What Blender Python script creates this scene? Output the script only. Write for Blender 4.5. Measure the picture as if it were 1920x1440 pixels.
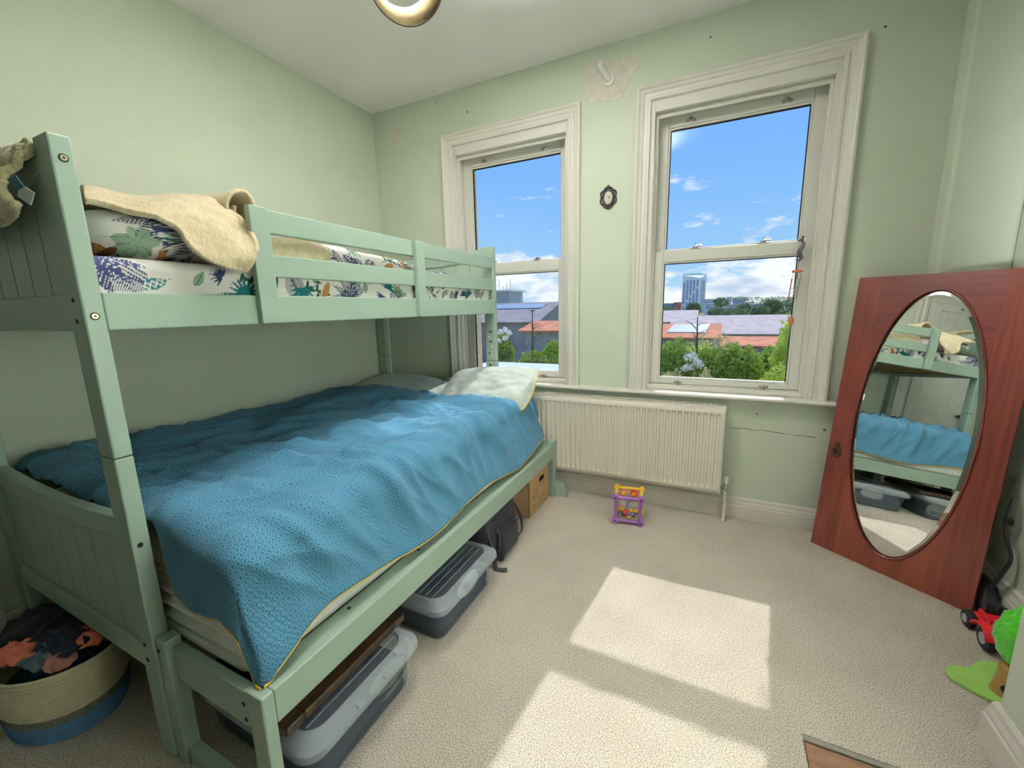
import bpy, bmesh, math, random
import numpy as np
from mathutils import Vector, Matrix, noise as mnoise

# ------------------------------------------------------------------ reset
for o in list(bpy.data.objects): bpy.data.objects.remove(o)
scene = bpy.context.scene
COL = scene.collection
rnd = random.Random(7)

# ------------------------------------------------------------------ camera (world: X right along the window wall, Y to the windows, Z up, metres)
FPX, YAW, PITCH, ROLL, CAMZ = 769.318, -0.4544, -0.1817, -0.0233, 1.2
def _basis():
    f = np.array([math.sin(YAW), math.cos(YAW), 0.]); r = np.array([math.cos(YAW), -math.sin(YAW), 0.]); u = np.array([0, 0, 1.])
    f2 = f*math.cos(PITCH)+u*math.sin(PITCH); u2 = u*math.cos(PITCH)-f*math.sin(PITCH)
    r3 = r*math.cos(ROLL)+u2*math.sin(ROLL); u3 = u2*math.cos(ROLL)-r*math.sin(ROLL)
    return f2, r3, u3
FW, RT, UP = _basis()
cam_data = bpy.data.cameras.new('camera'); cam = bpy.data.objects.new('camera', cam_data); COL.objects.link(cam)
cam_data.sensor_fit = 'HORIZONTAL'; cam_data.sensor_width = 36.0; cam_data.lens = FPX/1920*36.0
cam_data.clip_start = 0.02; cam_data.clip_end = 6000
M = Matrix.Identity(4)
for i in range(3):
    M[i][0] = RT[i]; M[i][1] = UP[i]; M[i][2] = -FW[i]
M[0][3], M[1][3], M[2][3] = 0, 0, CAMZ
cam.matrix_world = M
scene.camera = cam
def px(u, v, x=None, y=None, z=None):
    """photo pixel -> world point on the plane the thing touches"""
    d = FW+RT*(u-960)/FPX+UP*(720-v)/FPX
    if x is not None: k = x/d[0]
    elif y is not None: k = y/d[1]
    else: k = (z-CAMZ)/d[2]
    p = d*k
    return Vector((p[0], p[1], p[2]+CAMZ))

# ------------------------------------------------------------------ colour management
scene.view_settings.view_transform = 'Standard'
scene.view_settings.look = 'None'
scene.view_settings.exposure = EXPOSURE = 0.5
scene.view_settings.gamma = 1.0
scene.view_settings.use_curve_mapping = False

# ------------------------------------------------------------------ sky
world = bpy.data.worlds.new('sky'); scene.world = world; world.use_nodes = True
nt = world.node_tree; nt.nodes.clear()
def N(t, kind, **kw):
    n = t.nodes.new(kind)
    for k, v in kw.items(): setattr(n, k, v)
    return n
def setramp(node, stops, interp='LINEAR'):
    cr = node.color_ramp; cr.interpolation = interp
    while len(cr.elements) > 1: cr.elements.remove(cr.elements[-1])
    for i, (p, c) in enumerate(stops):
        e = cr.elements[0] if i == 0 else cr.elements.new(p)
        e.position = p; e.color = (*c, 1) if len(c) == 3 else c
wo = N(nt, 'ShaderNodeOutputWorld'); bg = N(nt, 'ShaderNodeBackground'); bg.inputs['Strength'].default_value = SKY_STRENGTH = .77
nt.links.new(bg.outputs[0], wo.inputs[0])
tc = N(nt, 'ShaderNodeTexCoord'); sep = N(nt, 'ShaderNodeSeparateXYZ'); nt.links.new(tc.outputs['Generated'], sep.inputs[0])
rs = N(nt, 'ShaderNodeValToRGB'); nt.links.new(sep.outputs['Z'], rs.inputs[0])
setramp(rs, [(0.0, (.52, .72, .93)), (.10, (.34, .62, .95)), (.28, (.215, .49, 1.0)), (.6, (.12, .34, .82)), (1.0, (.10, .28, .72))])
cmb = N(nt, 'ShaderNodeMapping'); cmb.inputs['Scale'].default_value = (3.0, 3.0, 8.5); cmb.inputs['Location'].default_value = (.35, .2, 1.1); nt.links.new(tc.outputs['Generated'], cmb.inputs['Vector'])
n1 = N(nt, 'ShaderNodeTexNoise'); n1.inputs['Scale'].default_value = 2.3; n1.inputs['Detail'].default_value = 10; n1.inputs['Roughness'].default_value = .58
nt.links.new(cmb.outputs[0], n1.inputs['Vector'])
thr = N(nt, 'ShaderNodeValToRGB'); nt.links.new(sep.outputs['Z'], thr.inputs[0])       # more cloud low, scattered puffs higher
setramp(thr, [(0.0, (.36,)*3), (.09, (.42,)*3), (.135, (.54,)*3), (.20, (.60,)*3), (.30, (.635,)*3), (.45, (.66,)*3), (1, (.66,)*3)])
sub = N(nt, 'ShaderNodeMath', operation='SUBTRACT'); nt.links.new(n1.outputs['Fac'], sub.inputs[0]); nt.links.new(thr.outputs[0], sub.inputs[1])
mr = N(nt, 'ShaderNodeMapRange'); mr.inputs['From Min'].default_value = 0.0; mr.inputs['From Max'].default_value = .10; nt.links.new(sub.outputs[0], mr.inputs['Value'])
n2 = N(nt, 'ShaderNodeTexNoise'); n2.inputs['Scale'].default_value = 3.4; n2.inputs['Detail'].default_value = 8; nt.links.new(cmb.outputs[0], n2.inputs['Vector'])
cc = N(nt, 'ShaderNodeValToRGB'); nt.links.new(n2.outputs['Fac'], cc.inputs[0]); setramp(cc, [(.36, (.56, .68, .86)), (.54, (1.0, 1.02, 1.04))])
mixs = N(nt, 'ShaderNodeMixRGB'); nt.links.new(mr.outputs[0], mixs.inputs[0]); nt.links.new(rs.outputs[0], mixs.inputs[1]); nt.links.new(cc.outputs[0], mixs.inputs[2])
nt.links.new(mixs.outputs[0], bg.inputs['Color'])

# ------------------------------------------------------------------ sun (46 degrees up, just right of straight through the windows)
sd = bpy.data.lights.new('sun', 'SUN'); sd.energy = SUN_STRENGTH = 2.8; sd.angle = math.radians(.6); sd.color = (1.0, .97, .93)
sun = bpy.data.objects.new('sun', sd); COL.objects.link(sun)
SUN_DIR = Vector((-.105, -.96, -1.0)).normalized()
sun.rotation_euler = SUN_DIR.to_track_quat('-Z', 'Y').to_euler(); sun.location = (1, 12, 12)

# ------------------------------------------------------------------ room dimensions
XL, XR, YW, ZC, YB = -2.28, 1.065, 2.496, 2.59, -0.62
XB, YBR = .745, 1.38          # chimney breast face and corner
# ------------------------------------------------------------------ materials
MATS = {}
def principled(name, color, rough=.6, metal=0, spec=.4):
    m = bpy.data.materials.new(name); m.use_nodes = True
    b = m.node_tree.nodes['Principled BSDF']
    b.inputs['Base Color'].default_value = (*color, 1); b.inputs['Roughness'].default_value = rough; b.inputs['Metallic'].default_value = metal
    b.inputs['Specular IOR Level'].default_value = spec
    MATS[name] = m
    return m, m.node_tree, b
def pmat(name, color, rough=.6, var=.12, scale=8, bump=0, bscale=60, metal=0, spec=.4, stretch=(1, 1, 1), sheen=0, detail=4):
    """procedural colour variation and fine relief in object space"""
    m, t, b = principled(name, color, rough, metal, spec)
    c = N(t, 'ShaderNodeTexCoord'); mp = N(t, 'ShaderNodeMapping'); mp.inputs['Scale'].default_value = stretch
    t.links.new(c.outputs['Object'], mp.inputs['Vector'])
    n = N(t, 'ShaderNodeTexNoise'); n.inputs['Scale'].default_value = scale; n.inputs['Detail'].default_value = detail
    t.links.new(mp.outputs[0], n.inputs['Vector'])
    r = N(t, 'ShaderNodeValToRGB'); t.links.new(n.outputs['Fac'], r.inputs[0])
    lo = tuple(max(0, x*(1-var)) for x in color); hi = tuple(min(1, x*(1+var)) for x in color)
    setramp(r, [(.3, lo), (.7, hi)]); t.links.new(r.outputs[0], b.inputs['Base Color'])
    if sheen: b.inputs['Sheen Weight'].default_value = sheen
    if bump:
        n2 = N(t, 'ShaderNodeTexNoise'); n2.inputs['Scale'].default_value = bscale; n2.inputs['Detail'].default_value = 3
        t.links.new(mp.outputs[0], n2.inputs['Vector'])
        bp = N(t, 'ShaderNodeBump'); bp.inputs['Strength'].default_value = bump; bp.inputs['Distance'].default_value = .004
        t.links.new(n2.outputs['Fac'], bp.inputs['Height']); t.links.new(bp.outputs[0], b.inputs['Normal'])
    return m
def srgb(r, g, b):
    f = lambda c: (c/255/12.92) if c/255 <= .04045 else ((c/255+.055)/1.055)**2.4
    return (f(r), f(g), f(b))
pmat('wall_paint', srgb(204, 211, 192), .75, .035, 2.2, .06, 90)
pmat('back_wall_light_sink', srgb(74, 84, 74), .8, .05, 2)  # unseen wall, dark green chosen to keep bounce light off the bed foot
pmat('ceiling_paint', srgb(236, 236, 232), .8, .03, 1.6, .05, 60)
pmat('white_gloss', srgb(226, 222, 212), .35, .03, 5, .03, 40)
pmat('skirting_white', srgb(222, 216, 206), .4, .06, 9, .05, 40)
pmat('sash_white', srgb(222, 219, 210), .4, .02, 5)
pmat('door_white', srgb(224, 224, 216), .5, .02, 3)
pmat('plaster', srgb(214, 208, 194), .9, .10, 22, .5, 60)
pmat('brick_reveal', srgb(214, 190, 164), .9, .18, 30, .5, 60)
pmat('bed_paint', srgb(148, 168, 153), .42, .05, 4, .05, 50, stretch=(1, .3, 1))
pmat('dark_hole', (.012, .012, .012), .8, .1)
pmat('bolt_steel', srgb(190, 185, 150), .35, .1, metal=.8)
pmat('radiator_white', srgb(226, 219, 204), .38, .02, 4)
pmat('grille_grey', srgb(120, 118, 112), .6, .1)
pmat('chrome', (.75, .74, .72), .22, .05, metal=1)
pmat('nickel', (.42, .39, .36), .35, .15, 40, metal=.9)
pmat('white_plastic', srgb(238, 238, 234), .4, .02)
pmat('black_metal', srgb(30, 28, 34), .4, .2, 60, .3, 80)
pmat('parchment', srgb(205, 196, 180), .7, .12, 60)
pmat('white_foam', srgb(240, 238, 230), .85, .04, 12, .2, 80, sheen=.2)
pmat('cream_topper', srgb(236, 226, 196), .9, .05, 12, .2, 80, sheen=.2)
pmat('white_sheet', srgb(240, 236, 232), .85, .03, 10, .1, 80)
pmat('yellow_piping', srgb(222, 180, 70), .8, .06, 30)
pmat('mahogany', srgb(104, 46, 36), .28, .34, 5, .08, 60, spec=.5, stretch=(14, 14, .8), detail=6)
pmat('mahogany_cross', srgb(98, 42, 36), .28, .30, 5, .08, 60, spec=.5, stretch=(.8, 14, 14), detail=6)
pmat('mahogany_panel', srgb(118, 56, 40), .28, .26, 4, .08, 60, spec=.5, stretch=(8, 8, 1.2), detail=6)
pmat('old_brass', srgb(70, 52, 40), .4, .2, 40, .3, 60, metal=.7)
pmat('cardboard', srgb(176, 143, 106), .85, .06, 14, .08, 80)
pmat('print_brown', srgb(96, 68, 48), .85, .1)
pmat('navy_nylon', srgb(33, 34, 44), .55, .15, 20, .35, 160)
pmat('black_nylon', srgb(22, 22, 28), .55, .15, 20, .35, 160)
pmat('navy_cloth', srgb(40, 44, 66), .9, .15, 9, .4, 120)
pmat('grey_cloth', srgb(196, 192, 190), .9, .08, 9, .3, 120)
pmat('olive_cloth', srgb(120, 126, 112), .9, .2, 7, .4, 120)
pmat('bronze_frame', srgb(66, 48, 32), .35, .4, 30, .3, 60, spec=.5)
pmat('salmon_cloth', srgb(222, 122, 98), .9, .08, 9, .3, 120)
pmat('slate_cloth', srgb(86, 102, 112), .9, .1, 9, .3, 120)
pmat('black_cloth', srgb(34, 35, 42), .9, .25, 9, .3, 120)
pmat('rose_cloth', srgb(190, 130, 122), .9, .12, 9, .3, 120)
pmat('rope_cream', srgb(208, 200, 168), .95, .08, 30, .5, 160)
pmat('rope_blue', srgb(84, 126, 168), .95, .1, 30, .5, 160)
pmat('rope_grey', srgb(108, 110, 96), .95, .35, 90, .5, 160)
pmat('knit_cream', srgb(222, 204, 168), .95, .14, 60, 1.0, 130, sheen=.4, stretch=(1, 2.5, 1))
pmat('fleece_cream', srgb(214, 204, 160), .95, .10, 26, .9, 120, sheen=.5)
pmat('label_blue', srgb(30, 90, 120), .7, .05)
pmat('label_white', srgb(225, 225, 220), .6, .03)
pmat('purple_plastic', srgb(148, 92, 168), .35, .03)
pmat('yellow_plastic', srgb(232, 184, 50), .35, .03)
pmat('amber_plastic', srgb(214, 168, 70), .35, .03)
pmat('red_plastic', srgb(206, 36, 44), .35, .03)
pmat('blue_plastic', srgb(32, 100, 176), .35, .03)
pmat('pink_plastic', srgb(220, 120, 130), .35, .03)
pmat('teal_plastic', srgb(30, 100, 110), .35, .03)
pmat('rubber', srgb(26, 26, 28), .8, .1)
pmat('grey_plastic', srgb(168, 168, 168), .4, .05)
pmat('green_felt', srgb(66, 168, 24), .95, .25, 70, 1.0, 140, sheen=.3)
pmat('base_green', srgb(146, 190, 92), .8, .08, 14, .3, 60)
pmat('toy_wood', srgb(150, 116, 62), .7, .2, 20, .2, 60)
pmat('seahorse_grey', srgb(74, 72, 82), .6, .2, 80, .4, 120)
pmat('terracotta', srgb(176, 96, 62), .6, .12, 40)
pmat('cord_dark', srgb(64, 62, 70), .7, .1)
pmat('shade_outer', srgb(150, 104, 62), .8, .12, 20)
pmat('sticker_navy', srgb(40, 52, 86), .6, .3, 60)
pmat('sticker_pale', srgb(206, 208, 196), .6, .2, 60)
pmat('hearth_wood', srgb(120, 88, 68), .6, .28, 5, .3, 40, stretch=(2, 12, 2), detail=6)
pmat('carpet_edge', srgb(120, 116, 104), .9, .15, 60, .5, 120)
# outdoors
pmat('slate_roof', srgb(232, 204, 192), .9, .12, .8, .5, 6)
pmat('slate_dark', srgb(172, 158, 156), .9, .15, .8, .5, 6)
pmat('rust_roof', srgb(236, 146, 106), .9, .25, 1.2, .4, 6)
pmat('roof_glazing', srgb(176, 190, 204), .4, .05, 1)
pmat('plank_grey', srgb(176, 172, 172), .9, .2, 2)
pmat('render_white', srgb(250, 250, 252), .9, .05, .1)
pmat('window_dark', srgb(132, 150, 186), .3, .15, .2)
pmat('glazing_green', srgb(150, 190, 200), .3, .15, .2)
pmat('brick_red', srgb(214, 120, 104), .9, .15, 1)
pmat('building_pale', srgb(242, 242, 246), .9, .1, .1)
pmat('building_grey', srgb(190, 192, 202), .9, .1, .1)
pmat('ground_earth', srgb(150, 150, 104), .95, .3, .25, .3, 2)
pmat('leaf_bright', srgb(222, 230, 110), .8, .25, 1.3)
pmat('leaf_mid', srgb(188, 200, 88), .8, .3, 1.3)
pmat('leaf_dark', srgb(66, 92, 66), .8, .3, 1.3)
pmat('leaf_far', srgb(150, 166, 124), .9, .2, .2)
pmat('leaf_straw', srgb(232, 220, 160), .9, .2, 1.3)
pmat('blossom', srgb(250, 246, 240), .8, .03, 4)
pmat('bark', srgb(128, 110, 84), .9, .2, 6)
pmat('deck_pale', srgb(220, 226, 240), .6, .06, 1)

def leafy(name, f=.5):
    """thin leaves let part of the light through"""
    t = MATS[name].node_tree; b = t.nodes['Principled BSDF']; out = t.nodes['Material Output']; tl = N(t, 'ShaderNodeBsdfTranslucent'); mix = N(t, 'ShaderNodeMixShader'); mix.inputs[0].default_value = f
    src = b.inputs['Base Color'].links[0].from_socket; t.links.new(src, tl.inputs[0]); t.links.new(b.outputs[0], mix.inputs[1]); t.links.new(tl.outputs[0], mix.inputs[2]); t.links.new(mix.outputs[0], out.inputs[0])
for k in ('leaf_bright', 'leaf_far', 'leaf_straw', 'blossom'): leafy(k)
leafy('leaf_mid', .28)
def alpha_mat(name, color, transp, rough=.25, tint=(1, 1, 1)):
    """clear plastic or glass: part of the light goes straight through, the rest meets a glossy skin"""
    m, t, b = principled(name, color, rough)
    out = t.nodes['Material Output']; tr = N(t, 'ShaderNodeBsdfTransparent'); tr.inputs[0].default_value = (*tint, 1)
    mix = N(t, 'ShaderNodeMixShader'); mix.inputs[0].default_value = transp
    t.links.new(b.outputs[0], mix.inputs[1]); t.links.new(tr.outputs[0], mix.inputs[2]); t.links.new(mix.outputs[0], out.inputs[0])
    return m
alpha_mat('clear_plastic', srgb(206, 214, 224), .90, .2, (.94, .96, .98))
alpha_mat('clear_lid', srgb(230, 236, 244), .72, .2, (.94, .96, .98))
def math_n(t, op, a, b=None, c=None):
    n = N(t, 'ShaderNodeMath', operation=op)
    for i, v in enumerate((a, b, c)):
        if v is None: continue
        if isinstance(v, (int, float)): n.inputs[i].default_value = v
        else: t.links.new(v, n.inputs[i])
    return n.outputs[0]
def glass_mat():
    m = bpy.data.materials.new('window_glass'); m.use_nodes = True; t = m.node_tree; t.nodes.clear()
    out = N(t, 'ShaderNodeOutputMaterial'); tr = N(t, 'ShaderNodeBsdfTransparent'); tr.inputs[0].default_value = (.97, .985, .985, 1)
    gl = N(t, 'ShaderNodeBsdfGlossy'); gl.inputs['Roughness'].default_value = 0.0
    lw = N(t, 'ShaderNodeLayerWeight'); lw.inputs[0].default_value = .5; mix = N(t, 'ShaderNodeMixShader')
    fr = math_n(t, 'ADD', math_n(t, 'MULTIPLY', math_n(t, 'POWER', lw.outputs['Facing'], 5.0), .9), .03)
    t.links.new(fr, mix.inputs[0]); t.links.new(tr.outputs[0], mix.inputs[1]); t.links.new(gl.outputs[0], mix.inputs[2]); t.links.new(mix.outputs[0], out.inputs[0])
    MATS['window_glass'] = m
glass_mat()
def mirror_mat():
    m, t, b = principled('mirror_silver', (.86, .88, .87), .0, 1.0); b.inputs['Roughness'].default_value = 0.004
    n = N(t, 'ShaderNodeTexNoise'); n.inputs['Scale'].default_value = 40; r = N(t, 'ShaderNodeValToRGB'); setramp(r, [(.3, (.78, .81, .80)), (.6, (.86, .88, .87))])
    t.links.new(n.outputs['Fac'], r.inputs[0]); t.links.new(r.outputs[0], b.inputs['Base Color'])
mirror_mat()
def carpet_mat():
    m, t, b = principled('carpet', srgb(190, 178, 164), .95, spec=.1)
    c = N(t, 'ShaderNodeTexCoord')
    a = N(t, 'ShaderNodeTexNoise'); a.inputs['Scale'].default_value = 270; a.inputs['Detail'].default_value = 3; t.links.new(c.outputs['Object'], a.inputs['Vector'])
    big = N(t, 'ShaderNodeTexNoise'); big.inputs['Scale'].default_value = 3.2; big.inputs['Detail'].default_value = 5; t.links.new(c.outputs['Object'], big.inputs['Vector'])
    r = N(t, 'ShaderNodeValToRGB'); setramp(r, [(.34, srgb(150, 138, 124)), (.50, srgb(204, 193, 180)), (.66, srgb(236, 227, 214))]); t.links.new(a.outputs['Fac'], r.inputs[0])
    r2 = N(t, 'ShaderNodeValToRGB'); setramp(r2, [(.35, (.90, .88, .86)), (.65, (1.04, 1.03, 1.02))]); t.links.new(big.outputs['Fac'], r2.inputs[0])
    mu = N(t, 'ShaderNodeMixRGB', blend_type='MULTIPLY'); mu.inputs[0].default_value = 1; t.links.new(r.outputs[0], mu.inputs[1]); t.links.new(r2.outputs[0], mu.inputs[2])
    t.links.new(mu.outputs[0], b.inputs['Base Color'])
    bp = N(t, 'ShaderNodeBump'); bp.inputs['Strength'].default_value = .75; bp.inputs['Distance'].default_value = .008
    t.links.new(a.outputs['Fac'], bp.inputs['Height']); t.links.new(bp.outputs[0], b.inputs['Normal']); b.inputs['Sheen Weight'].default_value = .15
carpet_mat()
def hex_mat(name, pitch, stops, wob=.0, bump=.12):
    """printed hexagon rings in UV metres"""
    m, t, b = principled(name, (.5, .5, .5), .85, spec=.2); b.inputs['Sheen Weight'].default_value = .08
    uv = N(t, 'ShaderNodeUVMap'); uv.uv_map = 'UVMap'
    s = N(t, 'ShaderNodeSeparateXYZ'); t.links.new(uv.outputs[0], s.inputs[0])
    X = math_n(t, 'DIVIDE', s.outputs[0], pitch); Y = math_n(t, 'DIVIDE', s.outputs[1], pitch)
    def cell(ox, oy):
        gx = math_n(t, 'ABSOLUTE', math_n(t, 'SUBTRACT', math_n(t, 'FLOORED_MODULO', math_n(t, 'ADD', X, ox), 1.0), .5))
        gy = math_n(t, 'ABSOLUTE', math_n(t, 'SUBTRACT', math_n(t, 'FLOORED_MODULO', math_n(t, 'ADD', Y, oy), 1.7320508), .8660254))
        return math_n(t, 'MAXIMUM', gx, math_n(t, 'ADD', math_n(t, 'MULTIPLY', gx, .5), math_n(t, 'MULTIPLY', gy, .8660254)))
    d = math_n(t, 'MULTIPLY', math_n(t, 'MINIMUM', cell(0, 0), cell(.5, .8660254)), 2.0)
    r = N(t, 'ShaderNodeValToRGB'); setramp(r, stops, 'CONSTANT'); t.links.new(d, r.inputs[0])
    n = N(t, 'ShaderNodeTexNoise'); n.inputs['Scale'].default_value = 5; n.inputs['Detail'].default_value = 4; t.links.new(uv.outputs[0], n.inputs['Vector'])
    r2 = N(t, 'ShaderNodeValToRGB'); setramp(r2, [(.3, (.9, .9, .9)), (.7, (1.06, 1.06, 1.06))]); t.links.new(n.outputs['Fac'], r2.inputs[0])
    mu = N(t, 'ShaderNodeMixRGB', blend_type='MULTIPLY'); mu.inputs[0].default_value = 1; t.links.new(r.outputs[0], mu.inputs[1]); t.links.new(r2.outputs[0], mu.inputs[2])
    t.links.new(mu.outputs[0], b.inputs['Base Color'])
    n3 = N(t, 'ShaderNodeTexNoise'); n3.inputs['Scale'].default_value = 26; n3.inputs['Detail'].default_value = 3; n3.inputs['Distortion'].default_value = .8; t.links.new(uv.outputs[0], n3.inputs['Vector'])
    bp = N(t, 'ShaderNodeBump'); bp.inputs['Strength'].default_value = bump; bp.inputs['Distance'].default_value = .01
    t.links.new(n3.outputs['Fac'], bp.inputs['Height']); t.links.new(bp.outputs[0], b.inputs['Normal'])
D1, L1, B1 = srgb(28, 78, 108), srgb(118, 166, 190), srgb(60, 114, 146)
hex_mat('duvet_print', .0150, [(0, D1), (.14, B1), (.30, D1), (.42, B1), (.52, L1), (.62, B1), (.80, L1), (.88, D1)])
G1, W1 = srgb(128, 146, 140), srgb(226, 230, 224)
hex_mat('pillow_print', .024, [(0, G1), (.30, W1), (.52, G1), (.66, W1), (.86, G1)])
def attr_mat(name, rough=.85, bump=.1):
    m, t, b = principled(name, (.8, .8, .8), rough, spec=.2)
    a = N(t, 'ShaderNodeVertexColor'); a.layer_name = 'print'; t.links.new(a.outputs['Color'], b.inputs['Base Color'])
    c = N(t, 'ShaderNodeTexCoord'); n = N(t, 'ShaderNodeTexNoise'); n.inputs['Scale'].default_value = 30; t.links.new(c.outputs['Object'], n.inputs['Vector'])
    bp = N(t, 'ShaderNodeBump'); bp.inputs['Strength'].default_value = bump; bp.inputs['Distance'].default_value = .01
    t.links.new(n.outputs['Fac'], bp.inputs['Height']); t.links.new(bp.outputs[0], b.inputs['Normal'])
attr_mat('leaf_print_cotton')
def shade_inner_mat():
    m, t, b = principled('shade_print', srgb(168, 150, 112), .8)
    c = N(t, 'ShaderNodeTexCoord'); n = N(t, 'ShaderNodeTexNoise'); n.inputs['Scale'].default_value = 14; n.inputs['Detail'].default_value = 5; t.links.new(c.outputs['Object'], n.inputs['Vector'])
    r = N(t, 'ShaderNodeValToRGB'); setramp(r, [(.38, srgb(134, 120, 96)), (.45, srgb(176, 156, 116)), (.62, srgb(190, 168, 122)), (.7, srgb(150, 132, 108))]); t.links.new(n.outputs['Fac'], r.inputs[0])
    t.links.new(r.outputs[0], b.inputs['Base Color'])
shade_inner_mat()

# ------------------------------------------------------------------ geometry helpers
class MB:
    """collects simple shapes, builds ONE mesh object"""
    def __init__(s): s.v = []; s.f = []; s.uv = None; s.col = None
    def add(s, vs, fs):
        o = len(s.v); s.v += [tuple(p) for p in vs]; s.f += [tuple(i+o for i in f) for f in fs]; return s
    def box(s, x0, x1, y0, y1, z0, z1):
        if x0 > x1: x0, x1 = x1, x0
        if y0 > y1: y0, y1 = y1, y0
        if z0 > z1: z0, z1 = z1, z0
        return s.add([(x0, y0, z0), (x1, y0, z0), (x1, y1, z0), (x0, y1, z0), (x0, y0, z1), (x1, y0, z1), (x1, y1, z1), (x0, y1, z1)],
                     [(0, 3, 2, 1), (4, 5, 6, 7), (0, 1, 5, 4), (1, 2, 6, 5), (2, 3, 7, 6), (3, 0, 4, 7)])
    def loft(s, rings, close=True, caps=True):
        """rings: list of equally long point lists"""
        n = len(rings[0]); vs = [p for r in rings for p in r]; fs = []
        for k in range(len(rings)-1):
            for i in range(n if close else n-1):
                j = (i+1) % n
                fs.append((k*n+i, k*n+j, (k+1)*n+j, (k+1)*n+i))
        if caps and close:
            fs.append(tuple(reversed(range(n)))); fs.append(tuple(range((len(rings)-1)*n, len(rings)*n)))
        return s.add(vs, fs)
    def tube(s, pts, r, n=8, flat=1.0, caps=True, closed=False):
        pts = [Vector(p) for p in pts]; rings = []; prev = None
        L = len(pts)
        for i, p in enumerate(pts):
            if closed: d = pts[(i+1) % L]-pts[i-1]
            else: d = pts[min(i+1, L-1)]-pts[max(i-1, 0)]
            d.normalize()
            ref = prev if prev is not None else (Vector((0, 0, 1)) if abs(d.z) < .9 else Vector((1, 0, 0)))
            a = d.cross(ref)
            if a.length < 1e-5: a = d.cross(Vector((1, 0, 0)))
            a.normalize(); b = a.cross(d).normalized(); prev = b
            rr = r[i] if isinstance(r, (list, tuple)) else r
            rings.append([p+a*(rr*math.cos(t))+b*(rr*flat*math.sin(t)) for t in [2*math.pi*k/n for k in range(n)]])
        if closed: rings.append(rings[0]); caps = False
        return s.loft(rings, caps=caps)
    def lathe(s, prof, c, n=24, sx=1, sy=1, caps=True):
        return s.loft([[(c[0]+r*sx*math.cos(t), c[1]+r*sy*math.sin(t), c[2]+z) for t in [2*math.pi*k/n for k in range(n)]] for r, z in prof], caps=caps)
    def disc(s, c, axis, r, h, n=16):
        """short cylinder from c along axis"""
        axis = Vector(axis).normalized(); return s.tube([Vector(c), Vector(c)+axis*h], r, n)
    def ball(s, c, r, n=12, m=8, sx=1, sy=1, sz=1):
        rings = []
        for k in range(1, m):
            a = math.pi*k/m
            rings.append([(c[0]+r*sx*math.sin(a)*math.cos(t), c[1]+r*sy*math.sin(a)*math.sin(t), c[2]-r*sz*math.cos(a)) for t in [2*math.pi*i/n for i in range(n)]])
        return s.loft(rings)
    def prism(s, poly, axis, a, b):
        """poly: 2D outline; axis: extrusion axis 'x' 'y' 'z' from a to b"""
        def P(p, t): return {'x': (t, p[0], p[1]), 'y': (p[0], t, p[1]), 'z': (p[0], p[1], t)}[axis]
        return s.loft([[P(p, a) for p in poly], [P(p, b) for p in poly]])
    def build(s, name, mat, parent=None, smooth=False, bevel=0, seg=2, solid=0, subsurf=0, angle=40):
        me = bpy.data.meshes.new(name); me.from_pydata(s.v, [], s.f); me.update()
        bm = bmesh.new(); bm.from_mesh(me); bmesh.ops.recalc_face_normals(bm, faces=bm.faces); bm.to_mesh(me); bm.free()
        if s.uv is not None:
            l = me.uv_layers.new(name='UVMap'); idx = np.empty(len(me.loops), dtype=np.int32); me.loops.foreach_get('vertex_index', idx)
            l.data.foreach_set('uv', np.asarray(s.uv, dtype=np.float32)[idx].ravel())
        if s.col is not None:
            a = me.color_attributes.new('print', 'FLOAT_COLOR', 'POINT'); a.data.foreach_set('color', np.asarray(s.col, dtype=np.float32).ravel())
        if mat: me.materials.append(MATS[mat])
        if smooth: me.polygons.foreach_set('use_smooth', [True]*len(me.polygons))
        o = bpy.data.objects.new(name, me); COL.objects.link(o)
        if parent is not None:
            o.parent = parent
            off = Vector((0, 0, 0)); p = parent
            while p is not None: off -= p.location; p = p.parent
            o.location = off
        if solid:
            m = o.modifiers.new('thickness', 'SOLIDIFY'); m.thickness = solid; m.offset = 0
        if subsurf:
            m = o.modifiers.new('smooth', 'SUBSURF'); m.levels = m.render_levels = subsurf
        if bevel:
            m = o.modifiers.new('edge', 'BEVEL'); m.width = bevel; m.segments = seg; m.limit_method = 'ANGLE'; m.angle_limit = math.radians(35)
        if smooth and not subsurf and angle < 180:
            try:
                me.set_sharp_from_angle(angle=math.radians(angle))
            except Exception: pass
        return o
def thing(name, label, cat, loc=(0, 0, 0), group=None):
    o = bpy.data.objects.new(name, None); COL.objects.link(o); o.location = loc; o.empty_display_size = .05
    o['label'] = label; o['category'] = cat
    if group: o['group'] = group
    return o
def tag(o, label, cat, group=None, kind=None):
    o['label'] = label; o['category'] = cat
    if group: o['group'] = group
    if kind: o['kind'] = kind
    return o
def struct(o, label=None, cat=None):
    o['kind'] = 'structure'
    if label: o['label'] = label; o['category'] = cat
    return o
def sroot(name, label, cat, loc=(0, 0, 0)):
    o = bpy.data.objects.new(name, None); COL.objects.link(o); o.location = loc; o.empty_display_size = .05
    return struct(o, label, cat)
def catmull(P, n):
    """smooth curve through control points (list of Vectors) -> n points"""
    P = [Vector(p) for p in P]; m = len(P)-1; out = []
    for i in range(n):
        t = i/(n-1)*m; k = min(int(t), m-1); t -= k
        p0 = P[k-1] if k > 0 else P[0]*2-P[1]; p1 = P[k]; p2 = P[k+1]; p3 = P[k+2] if k+2 <= m else P[m]*2-P[m-1]
        out.append(.5*((2*p1)+(p2-p0)*t+(2*p0-5*p1+4*p2-p3)*t*t+(3*p1-p0-3*p2+p3)*t**3))
    return out
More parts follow.
